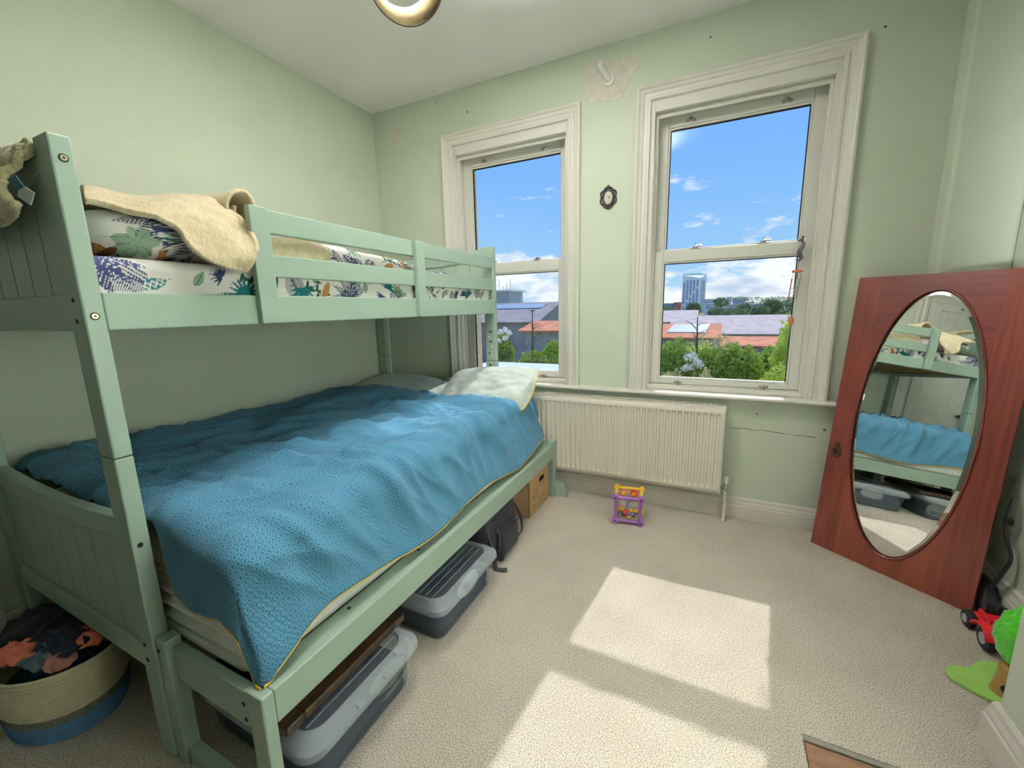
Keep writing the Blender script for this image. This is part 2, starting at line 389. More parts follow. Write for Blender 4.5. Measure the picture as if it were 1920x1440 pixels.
def patch(rows, nu, nv, bump=0, bs=8, seed=0):
    """cloth surface through a control grid; returns an open MB grid with uv in metres"""
    R = [catmull(r, nu) for r in rows]
    C = [catmull([R[j][i] for j in range(len(R))], nv) for i in range(nu)]
    g = [[C[i][j] for i in range(nu)] for j in range(nv)]
    return grid(g, bump, bs, seed)
def grid(g, bump=0, bs=8, seed=0):
    nv, nu = len(g), len(g[0]); m = MB(); pts = []; uv = []
    for j in range(nv):
        for i in range(nu):
            p = Vector(g[j][i])
            if bump:
                a = g[j][min(i+1, nu-1)]-g[j][max(i-1, 0)]; b = g[min(j+1, nv-1)][i]-g[max(j-1, 0)][i]; nrm = a.cross(b)
                if nrm.length > 1e-9: nrm.normalize()
                q = p*bs+Vector((seed*3.7, seed*1.3, seed))
                p = p+nrm*bump*(mnoise.noise(q)+.5*mnoise.noise(q*2.1))
            pts.append(p); uv.append((i/nu, j/nv))
    m.add(pts, [(j*nu+i, j*nu+i+1, (j+1)*nu+i+1, (j+1)*nu+i) for j in range(nv-1) for i in range(nu-1)])
    m.uv = uv; m.nu, m.nv = nu, nv
    return m
def smooth(a, b, t):
    t = max(0., min(1., (t-a)/(b-a))); return t*t*(3-2*t)
def rrect(cx, cy, hx, hy, r, n=5):
    """rounded rectangle outline"""
    out = []
    for sx, sy, a0 in ((1, 1, 0), (-1, 1, 90), (-1, -1, 180), (1, -1, 270)):
        for k in range(n+1):
            a = math.radians(a0+90*k/n); out.append((cx+sx*(hx-r)+r*math.cos(a), cy+sy*(hy-r)+r*math.sin(a)))
    return out
def copy_tree(o, parent=None):
    c = o.copy(); COL.objects.link(c)
    if parent is not None: c.parent = parent
    for ch in [q for q in o.children]: copy_tree(ch, c)
    return c

# ================================================================== ROOM SHELL
# carpeted floor with the hearth cut out of the carpet
HX0, HY1, HY0 = .294, 1.212, .35
fl = MB()
for (x0, x1, y0, y1) in ((XL-.1, HX0, YB, YW+.1), (HX0, XR+.1, HY1, YW+.1), (HX0, XR+.1, YB, HY0)):
    fl.box(x0, x1, y0, y1, -.012, 0)
floor = struct(fl.build('floor', 'carpet'), 'beige short pile carpet covering the bedroom floor', 'carpet')
sub = MB().box(XL-.1, XR+.1, YB, YW+.1, -.16, -.0125).build('subfloor', 'hearth_wood', floor)
for k in range(5):
    y1 = HY1-.002-k*.172
    m = MB(); m.box(HX0+.004, XB, max(y1-.168, HY0+.002), y1, -.0124, -.0085-.0006*(k % 2)); m.build('plank', 'hearth_wood', floor, bevel=.002)
MB().box(HX0, XB-.02, HY1-.016, HY1, -.0084, -.001).build('carpet_gripper', 'carpet_edge', floor, bevel=.002)

wl = struct(MB().box(XL-.15, XL, YB, YW+.3, -.16, ZC+.15).build('wall_left', 'wall_paint'), 'pale sage green wall behind the bunk bed', 'wall')
struct(MB().box(XL-.15, XR+.3, YB, YW+.3, ZC, ZC+.15).build('ceiling', 'ceiling_paint'), 'off white plaster ceiling', 'ceiling')
struct(MB().box(XR, XR+.2, YBR, YW+.3, -.16, ZC).build('wall_right', 'wall_paint'), 'pale green alcove wall behind the leaning mirror', 'wall')
struct(MB().box(XB, XR+.2, YB, YBR, -.16, ZC).build('wall_chimney', 'wall_paint', bevel=.006), 'pale green chimney breast standing forward of the alcove', 'wall')
struct(MB().box(.838, XR, YW-.10, YW, 0, ZC).build('wall_boxing', 'wall_paint', bevel=.012, seg=3), 'narrow floor to ceiling pipe boxing in the corner', 'wall')

struct(MB().box(XL-.15, XR+.2, YB-.15, YB, -.16, ZC+.15).build('wall_back', 'back_wall_light_sink'), 'unseen wall facing the windows, made dark green to soak up bounce light', 'wall')
# window wall with two openings
WIN = [(-1.693, -.7425), (-.4315, .5314)]
def wall_holes(mat, name, y0, y1, half, zb, zt, parent=None):
    m = MB(); xs = [XL-.15]
    for a, b in WIN:
        c = (a+b)/2; xs += [c-half, c+half]
    xs.append(XR+.2)
    for k in range(0, len(xs), 2): m.box(xs[k], xs[k+1], y0, y1, -.16, ZC)
    for k in range(1, len(xs)-1, 2):
        m.box(xs[k], xs[k+1], y0, y1, -.16, zb); m.box(xs[k], xs[k+1], y0, y1, zt, ZC)
    return m.build(name, mat, parent)
wf = struct(wall_holes('wall_paint', 'wall_front', YW, YW+.16, .41, .69, 2.265), 'pale sage green wall pierced by two sash windows', 'wall')
wall_holes('brick_reveal', 'outer_leaf', YW+.16, YW+.27, .385, .70, 2.235, wf)
# bare plaster patch round the lamp holder, crack, chips and filler blobs: each its own thin piece of the wall
def blob(name, mat, pts, y, th, jit=.006, sub=6):
    c = Vector((sum(p.x for p in pts)/len(pts), 0, sum(p.z for p in pts)/len(pts))); out = []
    for i in range(len(pts)):
        a, b = pts[i], pts[(i+1) % len(pts)]
        for k in range(sub):
            p = a.lerp(b, k/sub); d = Vector((p.x-c.x, 0, p.z-c.z)).normalized()
            out.append((p.x+d.x*rnd.uniform(-jit, jit), p.z+d.z*rnd.uniform(-jit, jit)))
    return MB().prism(out, 'y', y-th, y).build(name, mat, wf)
blob('plaster_patch', 'plaster', [px(u, v, y=YW) for u, v in ((1097, 124), (1122, 111), (1142, 116), (1170, 106), (1198, 103), (1196, 128), (1180, 150), (1168, 182), (1140, 190), (1108, 194), (1100, 160))], YW, .0022)
blob('filler_spot', 'plaster', [px(u, v, y=YW) for u, v in ((737, 240), (746, 234), (753, 236), (752, 252), (747, 268), (741, 271), (736, 256))], YW, .0015, .002, 3)
ck = [px(u, v, y=YW) for u, v in ((1366, 801), (1382, 803), (1398, 803), (1412, 807), (1428, 806), (1450, 810), (1470, 813), (1490, 816), (1512, 818), (1530, 820))]
m = MB()
for k in range(len(ck)-1):
    a, b = ck[k], ck[k+1]; w = .0016+.0008*(k % 3)
    m.add([(a.x, YW-.0008, a.z-w/2), (b.x, YW-.0008, b.z-w/2), (b.x, YW-.0008, b.z+w/2), (a.x, YW-.0008, a.z+w/2)], [(0, 1, 2, 3)])
m.build('plaster_crack', 'print_brown', wf, solid=.0006)
for (u, v, r, mt) in ((1419, 776, .0035, 'dark_hole'), (1546, 806, .007, 'terracotta'), (818, 192, .004, 'dark_hole'), (876, 210, .005, 'dark_hole'), (1332, 70, .004, 'dark_hole'), (1660, 50, .004, 'dark_hole')):
    p = px(u, v, y=YW); MB().disc((p.x, YW-.0015, p.z), (0, 1, 0), r, .002, 9).build('wall_chip', mt, wf)
p = px(332, 122, x=XL)

# skirting boards with an ogee top
def skirt_prof(h=.125, t=.02):
    return [(0, 0), (t, 0), (t, h*.62), (t*.8, h*.66), (t*.85, h*.72), (t*.55, h*.84), (t*.5, h*.93), (t*.2, h), (0, h)]
def skirt_y(x0, x1, y, sgn, name, h=.125):     # runs along x, face looks to sgn*y
    return struct(MB().loft([[(x, y+sgn*t, z) for t, z in skirt_prof(h)] for x in (x0, x1)]).build(name, 'skirting_white', bevel=.0015), None)
def skirt_x(y0, y1, x, sgn, name, h=.14):
    return struct(MB().loft([[(x+sgn*t, y, z) for t, z in skirt_prof(h)] for y in (y0, y1)]).build(name, 'skirting_white', bevel=.0015), None)
b = skirt_y(XL, .838, YW, -1, 'baseboard_front'); b['label'] = 'white moulded skirting board under the radiator'; b['category'] = 'skirting'
b = skirt_x(YBR, YW-.1, XR, -1, 'baseboard_right'); b['label'] = 'white skirting board along the alcove behind the leaning mirror'; b['category'] = 'skirting'
b = struct(MB().loft([[(XB-t, YB, z) for t, z in skirt_prof(.14)], [(XB-t, YBR+t, z) for t, z in skirt_prof(.14)], [(XR-.021, YBR+t, z) for t, z in skirt_prof(.14)]]).build('baseboard_chimney', 'skirting_white'), 'white skirting board wrapping the chimney breast corner', 'skirting')
b = skirt_x(YB, YW-.02, XL, 1, 'baseboard_left'); b['label'] = 'white skirting board along the wall behind the bed'; b['category'] = 'skirting'

# window board shared by both windows
m = MB(); nose = [(YW+.05, .69), (YW-.052, .69), (YW-.060, .694), (YW-.063, .701), (YW-.060, .708), (YW-.052, .712), (YW+.05, .712)]
m.prism(nose, 'x', -1.73, .566)
struct(m.build('trim_1', 'white_gloss', bevel=.0015), 'long white window board under both sash windows', 'window sill')

# sash windows
ARCH = [(0, 0), (0, .030), (.010, .034), (.017, .030), (.020, .024), (.034, .020), (.040, .013), (.056, .012), (.060, .018), (.070, .018), (.074, .012), (.074, 0)]
def make_window(n, xo0, xo1, label):
    zb, zt = .712, 2.333; c = (xo0+xo1)/2; r = sroot('window_%d' % n, label, 'window', (c, YW, .7))
    for side in (-1, 1):
        e = xo0 if side < 0 else xo1
        m = MB().loft([[(e-side*d, YW-p, zb) for d, p in ARCH], [(e-side*d, YW-p, zt-d) for d, p in ARCH]])
        m.build('architrave', 'white_gloss', r, smooth=True, angle=25)
    m = MB().loft([[(xo0+d, YW-p, zt-d) for d, p in ARCH], [(xo1-d, YW-p, zt-d) for d, p in ARCH]]); m.build('architrave', 'white_gloss', r, smooth=True, angle=25)
    hi = (xo1-xo0)/2-.074; hs = .386; hg = .326
    # box frame: jambs, head, sill piece and beads
    fr = MB()
    for s in (-1, 1):
        fr.box(c+s*hs, c+s*.4095, YW-.004, YW+.16, .691, 2.264)
    fr.box(c-hs, c+hs, YW-.004, YW+.16, 2.203, 2.264); fr.box(c-hs, c+hs, YW+.045, YW+.16, .691, .741)
    fr.build('window_frame', 'sash_white', r, bevel=.002)
    bd = MB()
    for s in (-1, 1):
        bd.box(c+s*(hs-.016), c+s*(hs+.002), YW+.028, YW+.046, .713, 2.19)
        bd.box(c+s*(hs-.006), c+s*(hs+.002), YW+.004, YW+.026, .713, 2.0)
    bd.box(c-hs, c+hs, YW+.028, YW+.046, 2.180, 2.204); bd.box(c-hs, c+hs, YW+.020, YW+.046, .7125, .736)
    bd.build('staff_bead', 'white_gloss', r, bevel=.004, seg=3)
    def sash(name, y0, y1, z0, zg0, zg1, z1, xw=hs-.002):
        m = MB()
        for s in (-1, 1): m.box(c+s*hg, c+s*xw, y0, y1, z0, z1)
        m.box(c-hg, c+hg, y0, y1, z0, zg0); m.box(c-hg, c+hg, y0, y1, zg1, z1)
        o = m.build(name, 'sash_white', r, bevel=.003)
        g = MB()                                   # glazing bead round the pane
        for s in (-1, 1): g.box(c+s*(hg-.009), c+s*hg, y0+.006, y1-.006, zg0, zg1)
        g.box(c-hg+.009, c+hg-.009, y0+.006, y1-.006, zg0, zg0+.009); g.box(c-hg+.009, c+hg-.009, y0+.006, y1-.006, zg1-.009, zg1)
        g.build('glazing_bead', 'sash_white', o, bevel=.002)
        seal = MB()
        for s in (-1, 1): seal.box(c+s*(hg-.0125), c+s*(hg-.0095), y0+.016, y1-.010, zg0+.0095, zg1-.0095)
        seal.box(c-hg+.0125, c+hg-.0125, y0+.016, y1-.010, zg1-.0125, zg1-.0095)
        seal.build('glazing_seal', 'rubber', o)
        ym = (y0+y1)/2
        MB().box(c-hg+.009, c+hg-.009, ym-.002, ym+.002, zg0+.009, zg1-.009).build('pane', 'window_glass', o)
        return o
    lo = sash('lower_sash', YW+.050, YW+.092, .743, .774, 1.438, 1.498)
    up = sash('upper_sash', YW+.096, YW+.138, 1.440, 1.503, 2.146, 2.200)
    def lift(x, z, parent, y, s=1):      # little nickel sash lift: two scrolls and a tongue
        m = MB(); m.tube([(x-.020, y, z), (x-.012, y-.007, z+.004*s), (x, y-.010, z-.004*s), (x+.012, y-.007, z+.004*s), (x+.020, y, z)], .0042, 8)
        m.ball((x, y-.006, z+.010*s), .008, 10, 6, 1, .7, 1); m.ball((x-.016, y-.004, z-.002), .006, 8, 6); m.ball((x+.016, y-.004, z-.002), .006, 8, 6)
        m.build('sash_lift', 'nickel', parent, smooth=True)
    for s in (-1, 1):
        lift(c+s*.215, 2.166, up, YW+.096, 1); lift(c+s*.215, .757, lo, YW+.050, -1)
    for x in (c-.16, c+.16):              # cam fasteners on the meeting rail
        m = MB(); m.box(x-.028, x+.028, YW+.054, YW+.088, 1.4985, 1.503); m.disc((x, YW+.071, 1.503), (0, 0, 1), .013, .010, 14)
        m.tube([(x, YW+.071, 1.515), (x+.020, YW+.066, 1.517), (x+.034, YW+.060, 1.513)], [.007, .006, .004], 8)
        m.tube([(x, YW+.071, 1.515), (x, YW+.071, 1.534)], .0022, 6)
        m.build('sash_fastener', 'nickel', lo, smooth=True)
    for s in (-1, 1):
        MB().ball((c+s*(hg+.012), YW+.071, 1.505), .008, 10, 6).build('sash_stop', 'white_plastic', lo, smooth=True)
    return r
make_window(1, *WIN[0], 'white sash window by the head of the bunk bed')
make_window(2, *WIN[1], 'white sash window with the wind chime hanging on its side')

# panelled door on the left wall (the mirror shows it)
DY0, DY1, DZ = -.44, .262, 2.0
dr = sroot('door_1', 'white panelled door with brown knob beyond the foot of the bed', 'door', (XL, (DY0+DY1)/2, 0))
m = MB(); rails = ((.0, .22), (.86, 1.02), (1.92, DZ))
m.box(XL, XL+.030, DY0, DY1, .005, DZ-.002)
m.build('door_leaf', 'door_white', dr, bevel=.002)
for (y0, y1) in ((DY0, DY0+.1), (DY1-.1, DY1), ((DY0+DY1)/2-.05, (DY0+DY1)/2+.05)):
    MB().box(XL+.030, XL+.040, y0, y1, .005, DZ-.002).build('stile', 'door_white', dr, bevel=.004)
for (z0, z1) in rails:
    for (y0, y1) in ((DY0+.1, (DY0+DY1)/2-.05), ((DY0+DY1)/2+.05, DY1-.1)):
        MB().box(XL+.030, XL+.040, y0, y1, max(z0, .005), z1-.002).build('rail', 'door_white', dr, bevel=.004)
for (y0, y1) in ((DY1+.004, DY1+.11), (DY0-.10, DY0-.004)):
    MB().loft([[(XL, y0, z), (XL+.02, y0, z), (XL+.03, y0+(y1-y0)*.3, z), (XL+.022, y0+(y1-y0)*.45, z), (XL+.035, y0+(y1-y0)*.8, z), (XL+.03, y1, z), (XL, y1, z)] for z in (0, DZ+.1)]).build('architrave', 'white_gloss', dr, bevel=.002)
MB().loft([[(XL, y, DZ+.004), (XL+.02, y, DZ+.004), (XL+.03, y, DZ+.04), (XL+.022, y, DZ+.055), (XL+.035, y, DZ+.085), (XL+.03, y, DZ+.1), (XL, y, DZ+.1)] for y in (DY0-.004, DY1+.004)]).build('architrave', 'white_gloss', dr, bevel=.002)
kn = MB(); kn.disc((XL+.04, -.215, .868), (1, 0, 0), .012, .03, 12); kn.ball((XL+.085, -.215, .868), .026, 14, 8, .8, 1, .8); kn.build('door_knob', 'old_brass', dr, smooth=True)
lk = MB().box(XL+.04, XL+.058, -.335, -.25, .80, .93).build('rim_lock', 'white_plastic', dr, bevel=.003)
MB().box(XL+.058, XL+.060, -.295, -.288, .85, .88).build('keyhole', 'dark_hole', lk)
m = MB(); m.tube([(XL+.04, -.009, 2.017-.05), (XL+.06, -.009, 2.0-.05), (XL+.075, -.009, 2.01-.05), (XL+.08, -.009, 2.03-.05)], .004, 8); m.build('coat_hook', 'old_brass', dr, smooth=True)

# ================================================================== OUTDOORS
def ground_mesh():
    prof = [(-1500, -3.4), (0, -3.4), (22, -3.4), (34, -4.6), (60, -7.4), (90, -8.2), (400, -8.6), (4000, -9.5)]
    m = MB(); xs = [-3000, -200, -60, -20, 0, 20, 60, 200, 3000]
    vs = [(x, y, z) for y, z in prof for x in xs]; n = len(xs)
    m.add(vs, [(j*n+i, j*n+i+1, (j+1)*n+i+1, (j+1)*n+i) for j in range(len(prof)-1) for i in range(n-1)])
    return m.build('ground', 'ground_earth', smooth=True, angle=180)
struct(ground_mesh(), 'rough grassy ground falling away below the house', 'ground')
def leaves(n, c, rad, size, seed, fill=.55, flat=.0):
    """leaf quads scattered through an ellipsoid, denser near its skin"""
    r = random.Random(seed); m = MB(); vs = []; fs = []
    for k in range(n):
        a = r.uniform(0, 2*math.pi); cz = r.uniform(-1, 1); rr = fill+(1-fill)*r.random()**.5
        s = math.sqrt(1-cz*cz); d = Vector((s*math.cos(a), s*math.sin(a), cz))
        lump = 1+.22*mnoise.noise(d*2.3+Vector((seed, 0, 0)))+.10*mnoise.noise(d*6+Vector((0, seed, 0)))
        p = Vector((c[0]+d.x*rad[0]*rr*lump, c[1]+d.y*rad[1]*rr*lump, c[2]+d.z*rad[2]*rr*lump))
        u = Vector((r.gauss(0, 1), r.gauss(0, 1), r.gauss(0, .6))).normalized(); w = u.orthogonal().normalized()
        q = r.uniform(.6, 1.3)*size; u *= q; w *= q*.6; o = len(vs)
        vs += [p-u, p+w, p+u, p-w]; fs.append((o, o+1, o+2, o+3))
    m.add(vs, fs); return m
def shrub(name, label, c, rad, n, size, mat, seed, group, stem='bark'):
    gz = -3.4 if c[1] < 22 else (-4.6 if c[1] < 34 else -8.0)
    r = thing(name, label, 'shrub', (c[0], c[1], gz), group)
    leaves(n, c, rad, size, seed).build('foliage', mat, r)
    m = MB()
    for k in range(4):
        a = k*1.7+seed; e = Vector((c[0]+.6*rad[0]*math.cos(a), c[1]+.5*rad[1]*math.sin(a), c[2]+.3*rad[2]))
        m.tube([(c[0]+.05*k, c[1], gz-.1), Vector((c[0], c[1], gz)).lerp(e, .5)+Vector((.06*math.cos(a), 0, .1)), e], [.05, .035, .012], 6)
    m.build('stem', stem, r); return r
def at(u, v, y): return px(u, v, y=y)
# hedge shrubs and garden plants seen through the right-hand and left-hand panes
hz = [  # pixel centre, half width px, half height px, distance, leaves, material, label
 (1262, 690, 34, 44, 14.9, 'leaf_mid', 'dense green hedge shrub at the garden end, beside the white blossom'),
 (1330, 698, 36, 40, 17.0, 'leaf_mid', 'rounded hedge shrub with yellow green top in the middle of the garden view'),
 (1386, 690, 36, 40, 15.0, 'leaf_mid', 'tallest hedge shrub in front of the rusty shed strip'),
 (1438, 700, 34, 38, 17.1, 'leaf_mid', 'low hedge shrub beside the yellow green tree'),
 (1000, 676, 34, 18, 16.2, 'leaf_mid', 'low clipped hedge beyond the pale lean-to roof'),
 (942, 650, 22, 24, 18.0, 'leaf_mid', 'round green bush below the white blossom by the brick reveal'),
 (1040, 665, 28, 26, 18.4, 'leaf_mid', 'leafy hedge piece below the small rusty roof'),
]
for k, (u, v, hw, hh, d, mt, lb) in enumerate(hz):
    p = at(u, v, d); s = d/FPX*1.05; top = p.z+hh*s; p.z = (top-3.3)/2
    shrub('hedge_shrub', lb, p, (hw*s*1.12, .58, top-p.z), 5200, .085, mt, 11+k, 'hedge shrubs at the garden end')
for k, (u, v, hw, hh, d, mt, lb) in enumerate([
 (1255, 708, 26, 16, 13.5, 'leaf_straw', 'pale straw coloured twiggy plant in front of the hedge'),
 (1322, 712, 14, 16, 13.2, 'leaf_straw', 'dry brown twiggy plant between two dark hedge shrubs'),
 (1458, 712, 26, 18, 12.6, 'leaf_bright', 'light green feathery bush at the pane corner'),
 (1340, 645, 44, 16, 22, 'leaf_straw', 'bare brown scrub in front of the rusty roof'),
 (1300, 655, 44, 12, 20.8, 'leaf_bright', 'yellow green scrub along the hedge top'),
 (1402, 668, 44, 10, 19.3, 'leaf_bright', 'fresh yellow shoots topping the hedge')]):
    p = at(u, v, d); s = d/FPX*1.05; top = p.z+hh*s; p.z = (top-3.3)/2; hh = (top-p.z)/s
    shrub('garden_bush', lb, p, (hw*s*1.15, .55, hh*s), 3000, .055, mt, 31+k, 'small bushes before the hedge')
p = at(1490, 668, 14.1); p.z = -1.15; shrub('garden_tree', 'yellow green leafy tree filling the side of the pane', p, (.66, .5, 2.1), 6000, .06, 'leaf_bright', 51, 'garden trees')
# slim bare tree with a few side branches
def bare_tree(label, u, v0, v1, d, seed, th=.05):
    a, b = at(u, v0, d), at(u+2, v1, d); r = thing('bare_tree', label, 'tree', (a.x, a.y, -3.6 if d < 25 else -5), 'bare garden trees'); rr = random.Random(seed)
    base = Vector((a.x, a.y, r.location.z-.1)); m = MB().tube([base, base.lerp(b, .6)+Vector((.04, 0, 0)), b], [th*1.3, th, th*.35], 8); m.build('trunk', 'bark', r)
    for k in range(16):
        t = rr.uniform(.45, .98); o = base.lerp(b, t); L = (1.15-t)*(b.z-base.z)*.42; an = rr.uniform(0, 6.28)
        e = o+Vector((math.cos(an)*L, math.sin(an)*L*.4, L*rr.uniform(.2, .9)))
        MB().tube([o, o.lerp(e, .5)+Vector((0, 0, L*.12)), e], [th*.3, th*.2, th*.06], 5).build('branch', 'bark', r)
    return r
bare_tree('slim bare tree trunk standing before the grey shed roof', 1306, 668, 594, 18.5, 3)
bare_tree('leafless grey tree in front of the dark slate roof', 996, 655, 580, 22, 5, .06)
def blossom(label, pts, d, seed):
    c = at(*pts[0], d); r = thing('blossom_bush', label, 'shrub', (c.x, c.y, -3.5), 'white blossom bushes')
    for k, (u, v) in enumerate(pts):
        p = at(u, v, d); leaves(90, p, (.15, .1, .13), .036, seed+k, .1).build('flower_cluster', 'blossom', r)
        MB().tube([(c.x, c.y+.1, -3.6), (p.x, p.y+.05, p.z-.8), p], [.03, .02, .01], 5).build('stem', 'bark', r)
blossom('white blossom on the bush in front of the dark hedge', [(1291, 670), (1299, 667), (1306, 678), (1312, 684), (1293, 688), (1285, 690)], 14, 61)
blossom('white blossom above the round bush by the brick reveal', [(938, 622), (947, 618), (955, 624), (948, 634), (936, 640)], 15.5, 71)

def gable(name, label, x0, x1, ye, yr, ze, zr, wall, roof, zg=-8.3, group=None):
    """shed with its ridge along X, front eave at ye, ridge at yr"""
    r = thing(name, label, 'building', ((x0+x1)/2, ye, zg), group); yb = 2*yr-ye
    m = MB().prism([(ye, zg), (yb, zg), (yb, ze), (yr, zr), (ye, ze)], 'x', x0, x1); m.build('walls', wall, r)
    o = .5; sl = (zr-ze)/(yr-ye)
    for (a, b, za, zb) in ((ye-o, yr, ze-o*sl, zr), (yb+o, yr, ze-o*sl, zr)):
        MB().add([(x0-o, a, za+.06), (x1+o, a, za+.06), (x1+o, b, zb+.06), (x0-o, b, zb+.06)], [(0, 1, 2, 3)]).build('roof', roof, r, solid=.12)
    return r
# long grey-pink slate shed with planks under its eave
e0, e1 = at(1370, 625, 75), at(1500, 627, 75); rg = at(1380, 592, 83)
X0 = at(1262, 610, 79).x; X1 = at(1505, 600, 79).x+6
g1 = gable('slate_shed', 'long low shed with grey pink slate roof behind the hedge', X0, X1, 75, 83, e0.z, rg.z, 'plank_grey', 'slate_roof')
for k in range(14):
    x = X0+1+(X1-X0-2)*k/13; MB().box(x-.10, x+.10, 74.9, 75.0, -8.2, e0.z-.1).build('wall_post', 'slate_dark', g1)
a = at(1238, 583, 95); b_ = at(1305, 603, 88)
gable('slate_shed', 'smaller slate roofed shed whose gable stands behind the long shed', at(1215, 590, 96).x, at(1303, 600, 96).x, 94, 101, at(1250, 603, 94).z, at(1250, 583, 101).z, 'slate_dark', 'slate_roof')
# rusty roofed sheds
e = at(1270, 633, 40); t = at(1270, 609, 45)
g2 = gable('rusty_shed', 'rusty orange roofed shed with a pale glazed roof strip', at(1225, 625, 42).x, at(1342, 625, 42).x, 40, 45, e.z, t.z, 'plank_grey', 'rust_roof', -5.6)
q = [at(1250, 624, 41.3), at(1322, 624, 41.3), at(1332, 611, 44.5), at(1264, 611, 44.5)]
sl = (t.z-e.z)/5
MB().add([(p.x, p.y, e.z+sl*(p.y-40)+.16) for p in q], [(0, 1, 2, 3)]).build('roof_light', 'roof_glazing', g2, solid=.05)
e = at(1420, 649, 38); t = at(1420, 634, 41)
g3 = gable('rusty_shed', 'long rusty orange lean-to in front of the slate shed', at(1362, 640, 40).x, at(1468, 640, 40).x, 38, 41.5, e.z, t.z, 'plank_grey', 'rust_roof', -5.4)
for k in range(8):
    x = at(1352+k*15, 655, 38).x; MB().box(x-.06, x+.06, 37.9, 38, -5.4, e.z-.1).build('wall_post', 'slate_dark', g3)
# left pane: dark slate shed with boarded gable, scaffolded block, small rusty roof
ec = at(1004, 603, 46); X1 = ec.x
dr_ = FW+RT*(1047-960)/FPX+UP*(720-567)/FPX; yr = X1/(dr_[0]/dr_[1]); ap = at(1047, 567, yr)
g4 = gable('slate_shed', 'big dark slate shed with a boarded gable end', X1-40, X1, 46, yr, ec.z, ap.z, 'slate_dark', 'slate_dark', -7.5)
for k in range(26):
    y = 46+(yr-46)*2*(k+.5)/26; h = ec.z+(ap.z-ec.z)*(1-abs(y-yr)/(yr-46))
    MB().box(X1, X1+.10, y-(yr-46)/26*.8, y+(yr-46)/26*.8, -7.5, h-.05).build('plank', 'plank_grey', g4)
sl = (ap.z-ec.z)/(yr-46); ya, yb = 46+(yr-46)*.62, 46+(yr-46)*.86
MB().add([(X1-30, ya, ec.z+sl*(ya-46)+.2), (X1-1.2, ya, ec.z+sl*(ya-46)+.2), (X1-1.2, yb, ec.z+sl*(yb-46)+.2), (X1-30, yb, ec.z+sl*(yb-46)+.2)], [(0, 1, 2, 3)]).build('roof_light', 'roof_glazing', g4, solid=.05)
e = at(1030, 620, 34); t = at(1030, 604, 37)
gable('rusty_shed', 'small rusty red roof below the boarded gable', at(1000, 615, 36).x, at(1075, 615, 36).x, 34, 37.5, e.z, t.z, 'plank_grey', 'rust_roof', -5.2)
a, b = at(905, 568, 130), at(953, 546, 130)
sb = thing('scaffolded_block', 'grey block topped with scaffolding poles', 'building', ((a.x+b.x)/2, 130, -8.4))
MB().box(a.x, b.x, 130, 142, -8.4, b.z).build('walls', 'building_grey', sb)
MB().box(a.x-.4, b.x+1.2, 129.4, 142.4, b.z, b.z+.5).build('parapet', 'building_pale', sb)
for k in range(9):
    x = a.x+(b.x-a.x+1)*k/8; MB().tube([(x, 129.6, -8.4), (x, 129.6, b.z+1.6+1.2*(k % 3))], .09, 6).build('scaffold_pole', 'nickel', sb)
# pale lean-to roof close below the left window
lr = thing('lean_to_roof', 'pale ribbed lean-to roof below the window', 'roof', (-5.6, 12.2, -3.4))
for k in range(11):
    x = -8.2+k*.44; MB().box(x, x+.43, 10.6, 14.7, -.96, -.92).build('roof_panel', 'deck_pale', lr)
MB().box(-8.2, -3.36, 10.5, 14.6, -3.5, -.98).build('walls', 'plank_grey', lr)
# tower block
T0, T1, T2 = at(1277, 585, 520), at(1310, 585, 520), at(1320, 585, 530)
zt0, zt1 = at(1290, 516, 520).z, at(1312, 521, 520).z
tb = thing('tower_block', 'white tower block standing above the far rooftops', 'building', ((T0.x+T1.x)/2, 520, -9))
yd = 560
MB().add([(T0.x, 520, -9), (T1.x, 520, -9), (T2.x, yd-20, -9), (T0.x+6, yd, -9), (T0.x, 520, zt0), (T1.x, 520, zt1), (T2.x, yd-20, zt0), (T0.x+6, yd, zt0)],
         [(0, 1, 5, 4), (1, 2, 6, 5), (2, 3, 7, 6), (3, 0, 4, 7), (4, 5, 6, 7), (0, 3, 2, 1)]).build('walls', 'render_white', tb)
MB().tube([(T0.x, 520, zt0+.6), (T1.x, 520, zt0+.6), (T2.x, yd-20, zt0+.6)], .5, 6).build('roof_rim', 'plank_grey', tb)
wme = MB().box(-.95, .95, -.25, .25, -.85, .85)
w0 = None
for i in range(14):
    for j in range(5):
        if (i*7+j*3) % 11 == 0: continue
        x = T0.x+(T1.x-T0.x)*(.10+.185*j+(.012*(i % 2))); z = zt1-3.2-(zt1+4)*i/14.2
        if w0 is None: w0 = wme.build('window', 'window_dark', tb); wm = w0.data; w0.location = Vector((x, 520, z))-tb.location
        else:
            o = bpy.data.objects.new('window', wm); COL.objects.link(o); o.parent = tb; o.location = Vector((x, 520, z))-tb.location
gd = Vector((T2.x-T1.x, yd-20-520, 0)).normalized(); gn = Vector((gd.y, -gd.x, 0))
for i in range(15):
    z = zt1-5-(zt1+6)*i/15; m = MB()
    for s0, s1 in ((.18, .5), (.56, .9)):
        a = Vector((T1.x, 520, 0)).lerp(Vector((T2.x, yd-20, 0)), s0)+gn*.2; b = Vector((T1.x, 520, 0)).lerp(Vector((T2.x, yd-20, 0)), s1)+gn*.2
        m.add([(a.x, a.y, z), (b.x, b.y, z), (b.x, b.y, z+2.6), (a.x, a.y, z+2.6)], [(0, 1, 2, 3)])
    m.build('glazing_band', 'glazing_green', tb, solid=.2)
